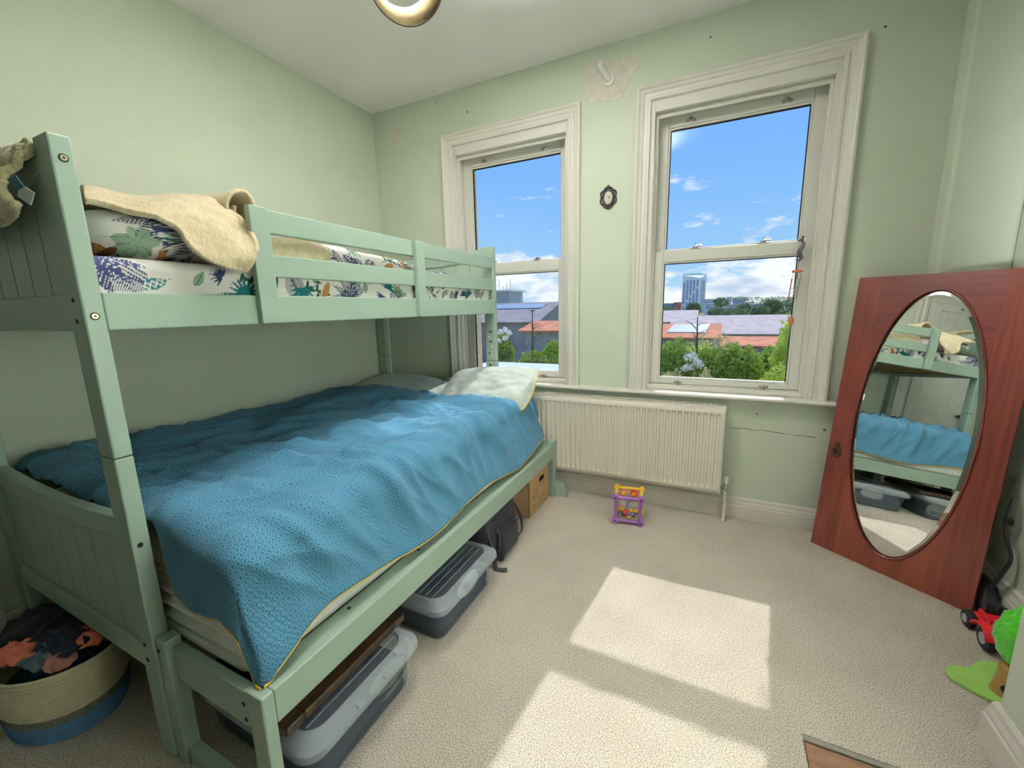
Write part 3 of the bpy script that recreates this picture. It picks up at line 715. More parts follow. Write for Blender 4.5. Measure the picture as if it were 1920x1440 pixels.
# far town: pale buildings and trees on the skyline
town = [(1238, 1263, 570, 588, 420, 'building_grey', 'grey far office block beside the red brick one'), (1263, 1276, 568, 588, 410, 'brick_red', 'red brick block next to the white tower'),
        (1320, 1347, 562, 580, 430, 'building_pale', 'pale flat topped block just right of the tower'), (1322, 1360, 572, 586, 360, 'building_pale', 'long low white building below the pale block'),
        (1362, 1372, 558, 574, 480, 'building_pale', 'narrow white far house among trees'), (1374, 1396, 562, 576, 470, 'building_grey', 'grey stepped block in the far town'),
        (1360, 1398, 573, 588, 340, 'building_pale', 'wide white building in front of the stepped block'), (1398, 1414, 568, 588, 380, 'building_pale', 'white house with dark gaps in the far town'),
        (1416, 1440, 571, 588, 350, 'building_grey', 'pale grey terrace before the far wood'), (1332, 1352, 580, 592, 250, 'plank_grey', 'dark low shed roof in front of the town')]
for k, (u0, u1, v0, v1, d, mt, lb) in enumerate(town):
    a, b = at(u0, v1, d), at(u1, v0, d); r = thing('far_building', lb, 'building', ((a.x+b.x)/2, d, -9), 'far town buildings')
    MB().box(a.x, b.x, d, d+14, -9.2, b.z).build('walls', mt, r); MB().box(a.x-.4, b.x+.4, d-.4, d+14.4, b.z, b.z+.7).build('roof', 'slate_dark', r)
    nw = max(3, int((u1-u0)/4)); W = (b.x-a.x)/nw
    for i in range(nw):
        x = a.x+W*(i+.5); MB().box(x-W*.28, x+W*.28, d-.3, d, b.z-2.6, b.z-.9).build('window', 'window_dark', r)
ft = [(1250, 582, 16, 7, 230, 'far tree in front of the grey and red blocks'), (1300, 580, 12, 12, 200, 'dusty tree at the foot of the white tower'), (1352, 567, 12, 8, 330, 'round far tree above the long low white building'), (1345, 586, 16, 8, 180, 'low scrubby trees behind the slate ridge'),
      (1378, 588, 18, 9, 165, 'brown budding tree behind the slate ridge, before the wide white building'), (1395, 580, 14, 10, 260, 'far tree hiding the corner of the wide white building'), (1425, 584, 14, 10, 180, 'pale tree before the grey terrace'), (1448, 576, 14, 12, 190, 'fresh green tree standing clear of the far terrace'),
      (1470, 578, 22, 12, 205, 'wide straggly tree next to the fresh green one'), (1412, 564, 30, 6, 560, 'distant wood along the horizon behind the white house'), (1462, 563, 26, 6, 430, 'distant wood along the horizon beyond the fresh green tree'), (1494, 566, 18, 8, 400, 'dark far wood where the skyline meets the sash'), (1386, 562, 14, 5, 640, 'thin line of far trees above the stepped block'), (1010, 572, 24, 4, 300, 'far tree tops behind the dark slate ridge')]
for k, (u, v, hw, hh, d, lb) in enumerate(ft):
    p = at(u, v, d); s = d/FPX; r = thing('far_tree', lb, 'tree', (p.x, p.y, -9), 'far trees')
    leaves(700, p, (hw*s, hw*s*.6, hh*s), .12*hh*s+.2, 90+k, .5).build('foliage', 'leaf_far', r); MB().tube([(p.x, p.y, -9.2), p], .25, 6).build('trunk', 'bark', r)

# ================================================================== BUNK BED
bed = thing('bunk_bed', 'sage green painted triple bunk bed, single above double', 'bunk bed', (-1.55, 1.4, 0))
PX0, PX1, QX0, QX1 = -1.332, -1.260, -2.262, -2.190     # right posts, wall posts
Y0, Y1, Y2, Y3 = .418, .456, 2.346, 2.384                # foot end, head end
BV = .004; POSTS = {}
for (a, b) in ((PX0, PX1), (QX0, QX1)):
    for (c, d) in ((Y0, Y1), (Y2, Y3)):
        lo = POSTS[(a, c, 0)] = MB().box(a, b, c, d, 0, .8672).build('post', 'bed_paint', bed, bevel=BV)
        up = POSTS[(a, c, 1)] = MB().box(a, b, c, d, .8688, 1.583).build('post', 'bed_paint', bed, bevel=BV)
        MB().box(a+.003, b-.003, c+.003, d-.003, .8665, .8695).build('dowel_joint', 'dark_hole', lo)
def bolt(p, axis, parent, steel=True, r=.0085):
    o = MB().disc(Vector(p)-Vector(axis)*.003, axis, r, .004, 14).build('bolt_hole', 'dark_hole', parent, smooth=True)
    if steel:
        s = MB(); s.disc(Vector(p)-Vector(axis)*.002, axis, r*.72, .0042, 12); s.build('bolt_head', 'bolt_steel', parent, smooth=True)
        MB().disc(Vector(p)+Vector(axis)*.0020, axis, r*.28, .0006, 6).build('hex_socket', 'dark_hole', parent)
for (u, v) in ((119, 296), (178, 593)):
    p = px(u, v, x=PX1); bolt((PX1, p.y, p.z), (1, 0, 0), POSTS[(PX0, Y0, 1)])
p = px(263, 1022, x=PX1); bolt((PX1, p.y, p.z), (1, 0, 0), POSTS[(PX0, Y0, 0)], False, .006)
for (u, v) in ((137, 563), (145, 603), (271, 1209), (277, 1237)):
    p = px(u, v, y=Y0); bolt((p.x, Y0, p.z), (0, -1, 0), POSTS[(PX0, Y0, int(p.z > .868))], False, .0055)
# end panels: rail, boards and a hollowed cap
def end_panel(y0, y1, zr0, zr1, ztop, sag):
    xa, xb = QX1, PX0; xm, hw = (xa+xb)/2, (xb-xa)/2; zt = lambda x: ztop-sag*(1-((x-xm)/hw)**2)
    MB().box(xa, xb, y0+.004, y1-.004, zr0, zr1).build('panel_rail', 'bed_paint', bed, bevel=BV)
    n = 24; xs = [xa+(xb-xa)*i/n for i in range(n+1)]
    MB().loft([[(x, y0+.004, zt(x)-.062), (x, y1-.004, zt(x)-.062), (x, y1-.004, zt(x)), (x, y0+.004, zt(x))] for x in xs]).build('panel_cap', 'bed_paint', bed, bevel=BV)
    k = 8; w = (xb-xa)/k
    for i in range(k):
        a, b = xa+w*i+.0015, xa+w*(i+1)-.0015
        MB().loft([[(a, y0+.013, zr1), (b, y0+.013, zr1), (b, y1-.013, zr1), (a, y1-.013, zr1)], [(a, y0+.013, zt(a)-.06), (b, y0+.013, zt(b)-.06), (b, y1-.013, zt(b)-.06), (a, y1-.013, zt(a)-.06)]]).build('plank', 'bed_paint', bed, bevel=.002)
for (a, b) in ((Y0, Y1), (Y2, Y3)):
    end_panel(a, b, .262, .335, .705, .022)
    end_panel(a, b, 1.171, 1.256, 1.578, .035)
# upper bunk side rails, guard boards and uprights
MB().box(PX1-.027, PX1-.001, Y1, Y2, 1.171, 1.258).build('side_rail', 'bed_paint', bed, bevel=.003)
MB().box(QX0+.001, QX0+.027, Y1, Y2, 1.171, 1.258).build('side_rail', 'bed_paint', bed, bevel=.003)
for z0, z1 in ((1.4485, 1.5185), (1.316, 1.385)):
    MB().box(PX1-.025, PX1-.003, .835, Y2, z0, z1).build('guard_board', 'bed_paint', bed, bevel=.003)
for y0, y1 in ((.812, .872), (1.574, 1.632)):
    MB().box(PX1-.001, PX1+.021, y0, y1, 1.172, 1.518).build('guard_upright', 'bed_paint', bed, bevel=.003)
sl = MB().box(QX0+.028, PX1-.028, -.035, .035, 0, .014); s0 = None
for k in range(12):
    y = Y1+.08+k*.158
    for zz in (1.186,):
        if s0 is None: s0 = sl.build('slat', 'toy_wood', bed); s0.location = Vector((0, y, zz))-bed.location; sme = s0.data
        else:
            o = bpy.data.objects.new('slat', sme); COL.objects.link(o); o.parent = bed; o.location = Vector((0, y, zz))-bed.location
# lower double frame
LX = -.857
MB().box(LX-.026, LX, .472, 2.326, .262, .352).build('front_rail', 'bed_paint', bed, bevel=.003)
MB().box(LX-.075, LX-.026, .472, 2.326, .318, .350).build('rail_ledge', 'bed_paint', bed, bevel=.003)
for y in (.74, 1.06, 2.20): MB().disc((LX-.052, y, .3495), (0, 0, 1), .006, .001, 12).build('bolt_hole', 'dark_hole', bed)
MB().box(LX-.058, LX, .442, .472, 0, .353).build('leg', 'bed_paint', bed, bevel=BV)
MB().box(LX-.044, LX, 2.326, Y3, 0, .372).build('leg', 'bed_paint', bed, bevel=BV)
MB().box(-1.2565, -1.214, .424, .463, 0, .378).build('leg', 'bed_paint', bed, bevel=BV)
MB().box(-1.2565, -1.214, 2.34, 2.38, 0, .378).build('leg', 'bed_paint', bed, bevel=BV)
MB().box(-1.232, LX-.058, .441, .466, .252, .352).build('end_rail', 'bed_paint', bed, bevel=.003)
MB().box(-1.214, LX-.044, 2.345, 2.372, .252, .352).build('end_rail', 'bed_paint', bed, bevel=.003)
MB().box(-1.214, LX-.058, .430, .462, 0, .045).build('stretcher', 'bed_paint', bed, bevel=.003)
for x, z in ((-.925, .315), (-.925, .272)): bolt((x, .441, z), (0, -1, 0), bed, False, .006)
bolt((-1.248, .424, .345), (0, -1, 0), bed, False, .005)
MB().prism([(LX, 0), (-.772, 0), (-.797, .088), (LX, .10)], 'y', 2.352, 2.378).build('foot_wedge', 'bed_paint', bed, bevel=.002)
sl2 = MB().box(QX0+.03, LX-.028, -.035, .035, 0, .014); s0 = None
for k in range(12):
    y = .54+k*.155
    if s0 is None: s0 = sl2.build('slat', 'toy_wood', bed); s0.location = Vector((0, y, .316))-bed.location; sme = s0.data
    else:
        o = bpy.data.objects.new('slat', sme); COL.objects.link(o); o.parent = bed; o.location = Vector((0, y, .316))-bed.location
# stickers on the head post
for (u, v, r, mt) in ((919, 622, .016, 'sticker_navy'), (917, 632, .010, 'sticker_pale'), (921, 640, .014, 'sticker_navy'), (923, 650, .008, 'sticker_pale'), (918, 662, .009, 'sticker_navy'), (919, 684, .012, 'dark_hole'), (921, 681, .006, 'sticker_pale')):
    p = px(u, v, y=Y2); pts = [(p.x+r*(.6+.4*math.sin(3*t+u))*math.cos(t), p.z+r*(.7+.3*math.cos(2*t+v))*math.sin(t)) for t in [2*math.pi*k/14 for k in range(14)]]
    MB().prism(pts, 'y', Y2-.0012, Y2).build('sticker', mt, POSTS[(PX0, Y2, int(p.z > .868))])

# ------------------------------------------------------------------ lower bedding
LM = thing('double_mattress', 'white quilted mattress with cream topper on the lower bunk', 'mattress', (-1.58, 1.41, .33))
def mattress(name, mat, x0, x1, y0, y1, z0, z1, ribs, amp, parent, r=.05):
    rings = []; n = 26; cx, cy = (x0+x1)/2, (y0+y1)/2
    for k in range(n+1):
        t = k/n; z = z0+(z1-z0)*t; e = min(t, 1-t); ins = .018*max(0, 1-e*8)**2; w = amp*abs(math.sin(math.pi*ribs*t))-amp-ins
        rings.append([(x, y, z) for x, y in rrect(cx, cy, (x1-x0)/2+w, (y1-y0)/2+w, r, 6)])
    return MB().loft(rings).build(name, mat, parent, smooth=True, angle=60)
mattress('mattress_core', 'white_foam', -2.24, -.936, .474, 2.338, .331, .50, 4, .015, LM)
mattress('mattress_topper', 'cream_topper', -2.24, -.968, .476, 2.330, .50, .565, 3, .009, LM, .09)
# white fitted sheet skirt showing below the duvet along the front rail
rows = [[(-.945, y, .52), (-.934+.003*math.sin(7*y), y, .48), (-.928+.004*math.sin(11*y), y, .41), (-.930, y, .356)] for y in [.56+1.76*i/14 for i in range(15)]]
patch(rows, 12, 90, .004, 9, 2).build('sheet_hem', 'white_sheet', LM, smooth=True, solid=.002, angle=180)

def ridge(x, y, ang, fx, fy, seed, warp=.25):
    c, s = math.cos(ang), math.sin(ang); wx = mnoise.noise(Vector((x*1.7, y*1.7, seed)))*warp; wy = mnoise.noise(Vector((x*1.7+9, y*1.7, seed)))*warp
    a = (x+wx)*c+(y+wy)*s; b = -(x+wx)*s+(y+wy)*c
    return (1-abs(mnoise.noise(Vector((a*fx, b*fy, seed*1.7)))))**3
XE, RX, YE, RY = -1.035, .085, .535, .062
def duvet_pt(s, t):
    """s: wall -> front hem, t: foot hem -> head hem (flattened cloth lengths)"""
    # y extent at this s
    xa = -2.235+(XE+2.235)*min(1, s/.78)
    q = max(0, s-.78)/.22                       # 0..1 on the front overhang
    yend = 1.99+.29*smooth(-1.45, -1.08, xa)-.02*math.sin(xa*9)
    def foot(x):
        if x < -1.275: return .075
        v = .075+.155*smooth(-1.275, -1.17, x); return v-.075*smooth(-1.02, -.93, x)
    xflat = xa if q == 0 else XE+.1*q
    Lf = foot(xflat)
    b = -Lf+t*(yend-YE+Lf)
    if b >= 0: y, dzf = YE+b, 0.
    else:
        w = -b
        if w < RY*math.pi/2: an = w/RY; y, dzf = YE-RY*math.sin(an), RY*(1-math.cos(an))
        else: y, dzf = YE-RY-.10*(w-RY*math.pi/2), RY+(w-RY*math.pi/2)
    yy = max(y, .47)
    hem = .405-.03*smooth(.62, .46, yy)-.03*smooth(1.2, 1.8, yy)+.045*smooth(1.8, 2.1, yy)-.02*math.sin(yy*7)*smooth(.5, .7, yy)
    top = .698+.018*mnoise.noise(Vector((xa*1.6, yy*1.5, 4.2)))+.012*smooth(.9, .45, yy)-.02*smooth(-1.5, -1.05, xa)+.018*smooth(1.5, 1.9, yy)
    top -= .03*smooth(yend-.10, yend, yy)**2+.06*smooth(yend-.03, yend, yy)**2
    Lo = (top-hem)-RX+RX*math.pi/2
    w = q*Lo
    if w < RX*math.pi/2: an = w/RX; x, dz, nx, nz = xa+RX*math.sin(an)*(q > 0), RX*(1-math.cos(an)), math.sin(an), math.cos(an)
    else: e = w-RX*math.pi/2; x, dz, nx, nz = XE+RX+.30*e, RX+e, 1., .15
    cr = .040*ridge(xa+.5*w, y, .80, 1.1, 4.6, 3.1)+.030*ridge(xa+.5*w, y, .50, 1.8, 9.5, 8.3)+.016*ridge(xa+.5*w, y, 1.1, 3.0, 17., 5.7, .12)+.006*mnoise.noise(Vector((x*9, y*7, 1.)))-.044
    cr += .030*math.exp(-((y-1.86-.25*(xa+1.5))/.055)**2)*smooth(-2.0, -1.7, xa)*smooth(-1.1, -1.3, xa)+.024*math.exp(-((y-1.62-.5*(xa+1.5))/.045)**2)*smooth(-1.9, -1.6, xa)*smooth(-1.15, -1.35, xa)
    if dzf > 0 and x > -1.30: cr *= max(.25, 1-dzf*8)
    if xa < -2.12: cr *= .5
    dom = 1-.8*smooth(.86, 1.0, s)
    x += nx*cr*dom; z = top-dz-dzf*(1-.35*q)+nz*cr
    if x < -1.255: y = max(y, .470)
    else: y = y+.012*mnoise.noise(Vector((x*9, z*5, 2.)))*(dzf > .05)
    if dz > RX*.9: x += .012*mnoise.noise(Vector((y*6, 3.3, 0)))*min(1, (dz-RX*.9)*6)
    z = max(z, .358)
    if z < .375 and q > .5: x = min(x, -.884)
    return Vector((max(x, -2.268), y, z))
NU, NV = 250, 240
g = [[duvet_pt(i/(NU-1), j/(NV-1)) for i in range(NU)] for j in range(NV)]
dm = MB(); dm.add([p for r in g for p in r], [(j*NU+i, j*NU+i+1, (j+1)*NU+i+1, (j+1)*NU+i) for j in range(NV-1) for i in range(NU-1)])
uv = np.zeros((NV, NU, 2))
for j in range(NV):
    for i in range(1, NU): uv[j, i, 0] = uv[j, i-1, 0]+(g[j][i]-g[j][i-1]).length
for i in range(NU):
    for j in range(1, NV): uv[j, i, 1] = uv[j-1, i, 1]+(g[j][i]-g[j-1][i]).length
uv[:, :, 0] -= uv[:, 120:121, 0]; uv[:, :, 1] -= uv[120:121, :, 1]
dm.uv = uv.reshape(-1, 2)
dv = dm.build('duvet', 'duvet_print', None, smooth=True, solid=.012, angle=180)
tag(dv, 'rumpled blue duvet printed with small hexagons on the lower bunk', 'duvet')
hemline = [g[j][NU-1] for j in range(0, NV, 2)]
MB().tube([p+Vector((.003, 0, -.002)) for p in hemline], .0028, 6).build('piping', 'yellow_piping', dv, smooth=True)
k0 = next(i for i in range(NU) if g[0][i].x > -1.25)
MB().tube([g[0][i]+Vector((0, -.004, -.002)) for i in range(k0, NU, 2)], .0024, 6).build('piping', 'yellow_piping', dv, smooth=True)

def pillow(name, mat, hx, hy, h, sq=.55, n=44, bump=.006, seed=1):
    """puffed pillow in local space: top and bottom skins, uv in metres"""
    m = MB(); uv = []; pts = []; fs = []
    def f(a, b):
        e = max(0, (1-abs(a)**2.6))*max(0, (1-abs(b)**2.6)); return e**.42
    for side in (1, -1):
        o = len(pts)
        for j in range(n+1):
            for i in range(n+1):
                a, b = -1+2*i/n, -1+2*j/n; pin = 1-.07*(abs(a)*abs(b))**2
                x = a*hx*(pin-.05*(1-b*b)*0); y = b*hy*pin
                z = side*h*f(a, b)
                q = Vector((a*2.2+seed, b*2.2, side*1.3)); z += side*f(a, b)*bump*(2*mnoise.noise(q)+1.2*mnoise.noise(q*2.5))
                pts.append((x, y, z)); uv.append((a*hx, b*hy))
        for j in range(n):
            for i in range(n): fs.append((o+j*(n+1)+i, o+j*(n+1)+i+1, o+(j+1)*(n+1)+i+1, o+(j+1)*(n+1)+i))
    m.add(pts, fs); m.uv = uv
    return m
def edge_loop(hx, hy, n=36):
    out = []
    for a0, b0, a1, b1 in ((-1, -1, 1, -1), (1, -1, 1, 1), (1, 1, -1, 1), (-1, 1, -1, -1)):
        for k in range(n):
            t = k/n; a, b = a0+(a1-a0)*t, b0+(b1-b0)*t; pin = 1-.07*(abs(a)*abs(b))**2; out.append((a*hx*pin, b*hy*pin, 0))
    return out
def put_pillow(label, c, rot, hx, hy, h, seed, group, mat='pillow_print'):
    o = pillow('pillow', mat, hx, hy, h, seed=seed).build('pillow', mat, None, smooth=True, angle=180)
    o.location = c; o.rotation_euler = rot; tag(o, label, 'pillow', group)
    p = MB().tube(edge_loop(hx, hy), .0035, 6, closed=True).build('piping', 'yellow_piping', None, smooth=True); p.parent = o
    return o
put_pillow('grey patterned pillow lying flat against the wall corner', (-1.875, 2.150, .668), (math.radians(9), math.radians(2), math.radians(-3)), .36, .185, .086, 3, 'grey hexagon pillows')
put_pillow('sunlit pale pillow propped up under the window', (-1.225, 2.165, .712), (math.radians(27), math.radians(-4), math.radians(6)), .30, .21, .082, 5, 'grey hexagon pillows')

# ------------------------------------------------------------------ leaf print for the upper bunk linen
WHITE = np.array(srgb(232, 228, 224)); NAVY = np.array(srgb(44, 52, 88)); TEAL = np.array(srgb(24, 98, 104)); SAGE = np.array(srgb(134, 156, 134)); DKGR = np.array(srgb(40, 74, 66)); OCHRE = np.array(srgb(184, 128, 74)); BROWN = np.array(srgb(92, 58, 34))
def print_colors(P, Q, stamps):
    P = np.asarray(P); Q = np.asarray(Q); C = np.tile(WHITE, (len(P), 1))
    for (kind, p, q, ang, L) in stamps:
        ca, sa = math.cos(ang), math.sin(ang); a = ((P-p)*ca+(Q-q)*sa)/L; b = (-(P-p)*sa+(Q-q)*ca)/L
        t = np.clip(a, 0, 1); lens = lambda w, pw=.8: (a > 0) & (a < 1) & (np.abs(b) < w*np.sin(np.pi*t**pw))
        if kind == 'frond':
            m = lens(.30); st = np.sin((a-np.abs(b)*1.1)*95*max(L, .08)/.1) > -.15; C[m & st] = NAVY; C[m & (np.abs(b) < .02)] = NAVY
        elif kind == 'palmfrond':
            for k in range(-3, 4):
                an = k*.42; ca2, sa2 = math.cos(an), math.sin(an); a2 = a*ca2+b*sa2; b2 = -a*sa2+b*ca2; t2 = np.clip(a2, 0, 1)
                m = (a2 > 0) & (a2 < 1) & (np.abs(b2) < .13*np.sin(np.pi*t2**.7)); st = np.sin((a2-np.abs(b2)*1.3)*75) > -.2; C[m & st] = NAVY
        elif kind == 'leaf':
            m = lens(.24); C[m] = SAGE; C[m & (np.abs(b) < .02)] = DKGR; C[m & (np.abs(np.sin((a-np.abs(b))*26)) < .16)] = DKGR
        elif kind == 'bigleaf':
            rr = np.hypot(a-.45, b*1.25); th = np.arctan2(b, a-.45); m = rr < .42+.08*np.cos(th*7); C[m] = SAGE; C[m & (np.abs(np.sin(th*4)) < .12)] = DKGR
        elif kind == 'feather':
            m = lens(.20); C[m] = TEAL; z = np.abs(np.mod(a*5, 1)-.5)*.24; C[m & (np.abs(np.abs(b)-z) < .035)] = WHITE
        elif kind == 'palm':
            for k in range(-4, 5):
                an = k*.38; ca2, sa2 = math.cos(an), math.sin(an); a2 = a*ca2+b*sa2; b2 = -a*sa2+b*ca2; t2 = np.clip(a2, 0, 1)
                C[(a2 > 0) & (a2 < 1) & (np.abs(b2) < .085*np.sin(np.pi*t2**.8))] = TEAL if L > .045 else NAVY
        elif kind == 'bamboo':
            for k in range(7):
                a0, b0 = .15+.12*k, .13*((k % 3)-1); an = (.9 if k % 2 else -.9); ca2, sa2 = math.cos(an), math.sin(an)
                a2 = ((a-a0)*ca2+(b-b0)*sa2)/.30; b2 = (-(a-a0)*sa2+(b-b0)*ca2)/.30; t2 = np.clip(a2, 0, 1)
                C[(a2 > 0) & (a2 < 1) & (np.abs(b2) < .16*np.sin(np.pi*t2))] = DKGR
            C[(np.abs(b) < .012) & (a > 0) & (a < 1)] = DKGR
        elif kind == 'animal':
            m = ((a-.5)**2/.25+b**2/.03) < 1; C[m] = OCHRE; sp = np.sin(a*44)*np.sin(b*60) > .45; C[m & sp] = BROWN
            m2 = ((a-.95)**2/.03+(b-.08)**2/.02) < 1; C[m2] = BROWN
    return np.hstack([C, np.ones((len(P), 1))])
KINDS = ['frond', 'leaf', 'feather', 'palm', 'bamboo', 'animal', 'leaf', 'palm', 'palmfrond', 'bigleaf']
def scatter(p0, p1, q0, q1, n, seed):
    r = random.Random(seed); out = []
    for k in range(n):
        kd = KINDS[r.randrange(len(KINDS))]; L = {'frond': .11, 'palmfrond': .10, 'leaf': .05, 'feather': .065, 'palm': .05, 'bamboo': .10, 'animal': .075, 'bigleaf': .09}[kd]
        out.append((kd, p0+(p1-p0)*(k+r.random()*.8)/n, r.uniform(q0, q1), r.uniform(0, 6.28), L*r.uniform(.8, 1.2)))
    return out
UM = thing('single_mattress', 'single mattress in a leaf print fitted sheet on the top bunk', 'mattress', (-1.75, 1.4, 1.2))
mattress('mattress_core', 'white_foam', -2.228, -1.297, .462, 2.338, 1.2005, 1.335, 1, .006, UM)
def sheet_path(w):      # w metres up the side then over the top
    z0, zt, r, xs = 1.205, 1.345, .035, -1.2895
    if w < zt-r-z0: return (xs, z0+w)
    w -= zt-r-z0
    if w < r*math.pi/2: an = w/r; return (xs-r+r*math.cos(an), zt-r+r*math.sin(an))
    return (xs-r-(w-r*math.pi/2), zt)
ny, nw = 760, 84
ys = np.linspace(.464, 2.336, ny); ws = np.linspace(0, .27, nw)
gg = [[Vector((sheet_path(w)[0]+.0035*mnoise.noise(Vector((y*3, w*30, 5.))), y, sheet_path(w)[1])) for y in ys] for w in ws]
mm = grid(gg); PP, QQ = np.tile(ys, nw), np.repeat(ws, ny)
st = [('frond', .435, .135, -.45, .16), ('palmfrond', .44, .155, -.3, .13), ('feather', .545, .068, .35, .07), ('leaf', .665, .075, 1.0, .05), ('palm', .74, .105, 2.6, .035), ('bamboo', .76, .085, .25, .11), ('feather', .72, .055, -.35, .065), ('palm', .80, .055, 1.57, .055)]
mm.col = print_colors(PP, QQ, st+scatter(.90, 2.33, .05, .14, 34, 4))
mm.build('fitted_sheet', 'leaf_print_cotton', UM, smooth=True, solid=.002, angle=180)
# top duvet, heaped towards the guard rail
ny, nw = 440, 110
ys = np.linspace(.93, 2.06, ny)
def top_z(y): return 1.35+.10*smooth(.93, 1.02, y)*(1-.5*smooth(1.2, 1.9, y))*(1-smooth(1.93, 2.06, y))+.006*math.sin(y*13)
gg = []
for k in range(nw):
    t = k/(nw-1); row = []
    for y in ys:
        H = top_z(y)-1.350; a = min(1, t*2.6); x = -1.302-.05*(1-math.cos(a*math.pi/2))*1.2-max(0, t*2.6-1)*.32; z = 1.350+max(H, .004)*math.sin(a*math.pi/2)
        z += .008*ridge(x, y, 1.1, 3, 12, 5.)*(a > .2)*min(1, H*20); row.append(Vector((x, y, z)))
    gg.append(row)
mm = grid(gg); PP, QQ = np.tile(ys, nw), np.array([p.z-1.35+max(0, -1.36-p.x) for r in gg for p in r])
mm.col = print_colors(PP, QQ, scatter(.95, 2.05, .02, .09, 34, 9)+scatter(.95, 2.05, .1, .5, 30, 10))
o = mm.build('duvet', 'leaf_print_cotton', None, smooth=True, solid=.006, angle=180); tag(o, 'white leaf print duvet bunched behind the top guard rail', 'duvet')
# top pillow with navy fern, sage leaf and tiger prints
def upper_pillow():
    n, mth = 330, 130; pts = []; P = []; Q = []
    cx, cy, cz, hx, hy, hz = -1.60, .668, 1.414, .292, .196, .066
    for j in range(mth):
        phi = -math.pi/2+math.pi*j/(mth-1)
        for i in range(n):
            th = 2*math.pi*i/n; sp = lambda v, e: math.copysign(abs(v)**e, v)
            x = hx*sp(math.cos(phi), .55)*sp(math.cos(th), .5); y = hy*sp(math.cos(phi), .55)*sp(math.sin(th), .5); z = hz*sp(math.sin(phi), .75)
            q = Vector((x*6, y*6, z*6+2)); k = 1+.05*mnoise.noise(q)+.03*mnoise.noise(q*2.3)
            z2 = cz+z*k-.010*math.sin((y+cy)*34)*(1 if z < -.02 else 0)*smooth(-1.5, -1.32, x+cx)
            pts.append((cx+x*k, cy+y*k, max(z2, 1.3485))); P.append(cy+y*k); Q.append(max(z2, 1.3485))
    m = MB(); fs = [(j*n+i, j*n+(i+1) % n, (j+1)*n+(i+1) % n, (j+1)*n+i) for j in range(mth-1) for i in range(n)]
    m.add(pts, fs)
    w = lambda u, v: (lambda p: (p.y, p.z))(px(u, v, x=-1.305))
    S = []
    for kind, u, v, ang, L in (('palmfrond', 318, 408, math.pi+.62, .115), ('bigleaf', 225, 455, .15, .10), ('animal', 172, 447, -.35, .065), ('feather', 305, 440, -.15, .05), ('animal', 308, 468, -.55, .055), ('leaf', 250, 470, -.6, .045), ('feather', 374, 473, -1.2, .05), ('frond', 345, 470, .4, .05)):
        p, q = w(u, v); S.append((kind, p, q, ang, L))
    m.col = print_colors(P, Q, S)
    o = m.build('pillow', 'leaf_print_cotton', None, smooth=True, angle=180); tag(o, 'leaf and tiger print pillow at the open end of the top bunk', 'pillow'); return o
upper_pillow()
# cream knitted blanket thrown over the top pillow
BK = thing('knitted_blanket', 'cream knitted blanket thrown over the top bunk pillow', 'blanket', (-1.35, .68, 1.35))
hem = [(160, 381, -1.335), (205, 388, -1.325), (250, 398, -1.305), (300, 412, -1.288), (332, 430, -1.272), (352, 458, -1.252), (380, 484, -1.238), (420, 501, -1.226), (462, 508, -1.222)]
mid = [(158, 370, -1.36), (205, 378, -1.35), (252, 386, -1.335), (310, 392, -1.32), (352, 402, -1.300), (392, 424, -1.270), (430, 450, -1.240), (458, 478, -1.215), (479, 484, -1.206)]
mid2 = [(157, 360, -1.40), (205, 368, -1.40), (255, 378, -1.40), (315, 378, -1.385), (362, 384, -1.365), (402, 396, -1.335), (440, 420, -1.300), (462, 440, -1.255), (480, 457, -1.215)]
top = [(155, 353, -1.46), (205, 362, -1.46), (256, 373, -1.47), (315, 367, -1.47), (360, 370, -1.45), (395, 377, -1.42), (425, 392, -1.38), (444, 408, -1.33), (458, 425, -1.275)]
P = [[px(u, v, x=x) for u, v, x in r] for r in (hem, mid, mid2, top)]
P.append([p+Vector((-.16, .01, -.012)) for p in P[3]]); P.append([p+Vector((-.32, .02, -.03)) for p in P[3]])
patch(P, 110, 80, .007, 16, 3).build('blanket_drape', 'knit_cream', BK, smooth=True, solid=.014, angle=180)
# rolled fold standing up beside the upright
c0 = px(428, 392, x=-1.40); rows = []
for k in range(5):
    x = -1.345-.05*k; row = []
    for i in range(14):
        a = math.radians(-60+i*33); r = .060-.0022*i; row.append(Vector((x-.006*i*0+.01*math.sin(a), c0.y+.012+r*.85*math.cos(a)*(-1), c0.z-.004+r*1.0*math.sin(a))))
    rows.append(row)
patch(rows, 60, 26, .003, 18, 6).build('blanket_roll', 'knit_cream', BK, smooth=True, solid=.010, angle=180)
# the far corner of the blanket pushed against the guard boards
rows = [[px(u, v, x=x) for u, v, x in ((505, 448, -1.31), (530, 446, -1.31), (565, 448, -1.315), (598, 458, -1.315), (616, 470, -1.32))],
        [px(u, v, x=x) for u, v, x in ((505, 462, -1.298), (532, 470, -1.297), (565, 468, -1.296), (600, 470, -1.296), (622, 476, -1.300))],
        [px(u, v, x=x) for u, v, x in ((503, 480, -1.296), (535, 488, -1.295), (565, 492, -1.294), (598, 489, -1.294), (619, 482, -1.300))],
        [px(u, v, x=x) for u, v, x in ((500, 500, -1.31), (535, 504, -1.31), (565, 504, -1.31), (592, 499, -1.31), (612, 488, -1.31))]]
patch(rows, 40, 26, .006, 20, 7).build('blanket_corner', 'knit_cream', BK, smooth=True, solid=.008, angle=180)
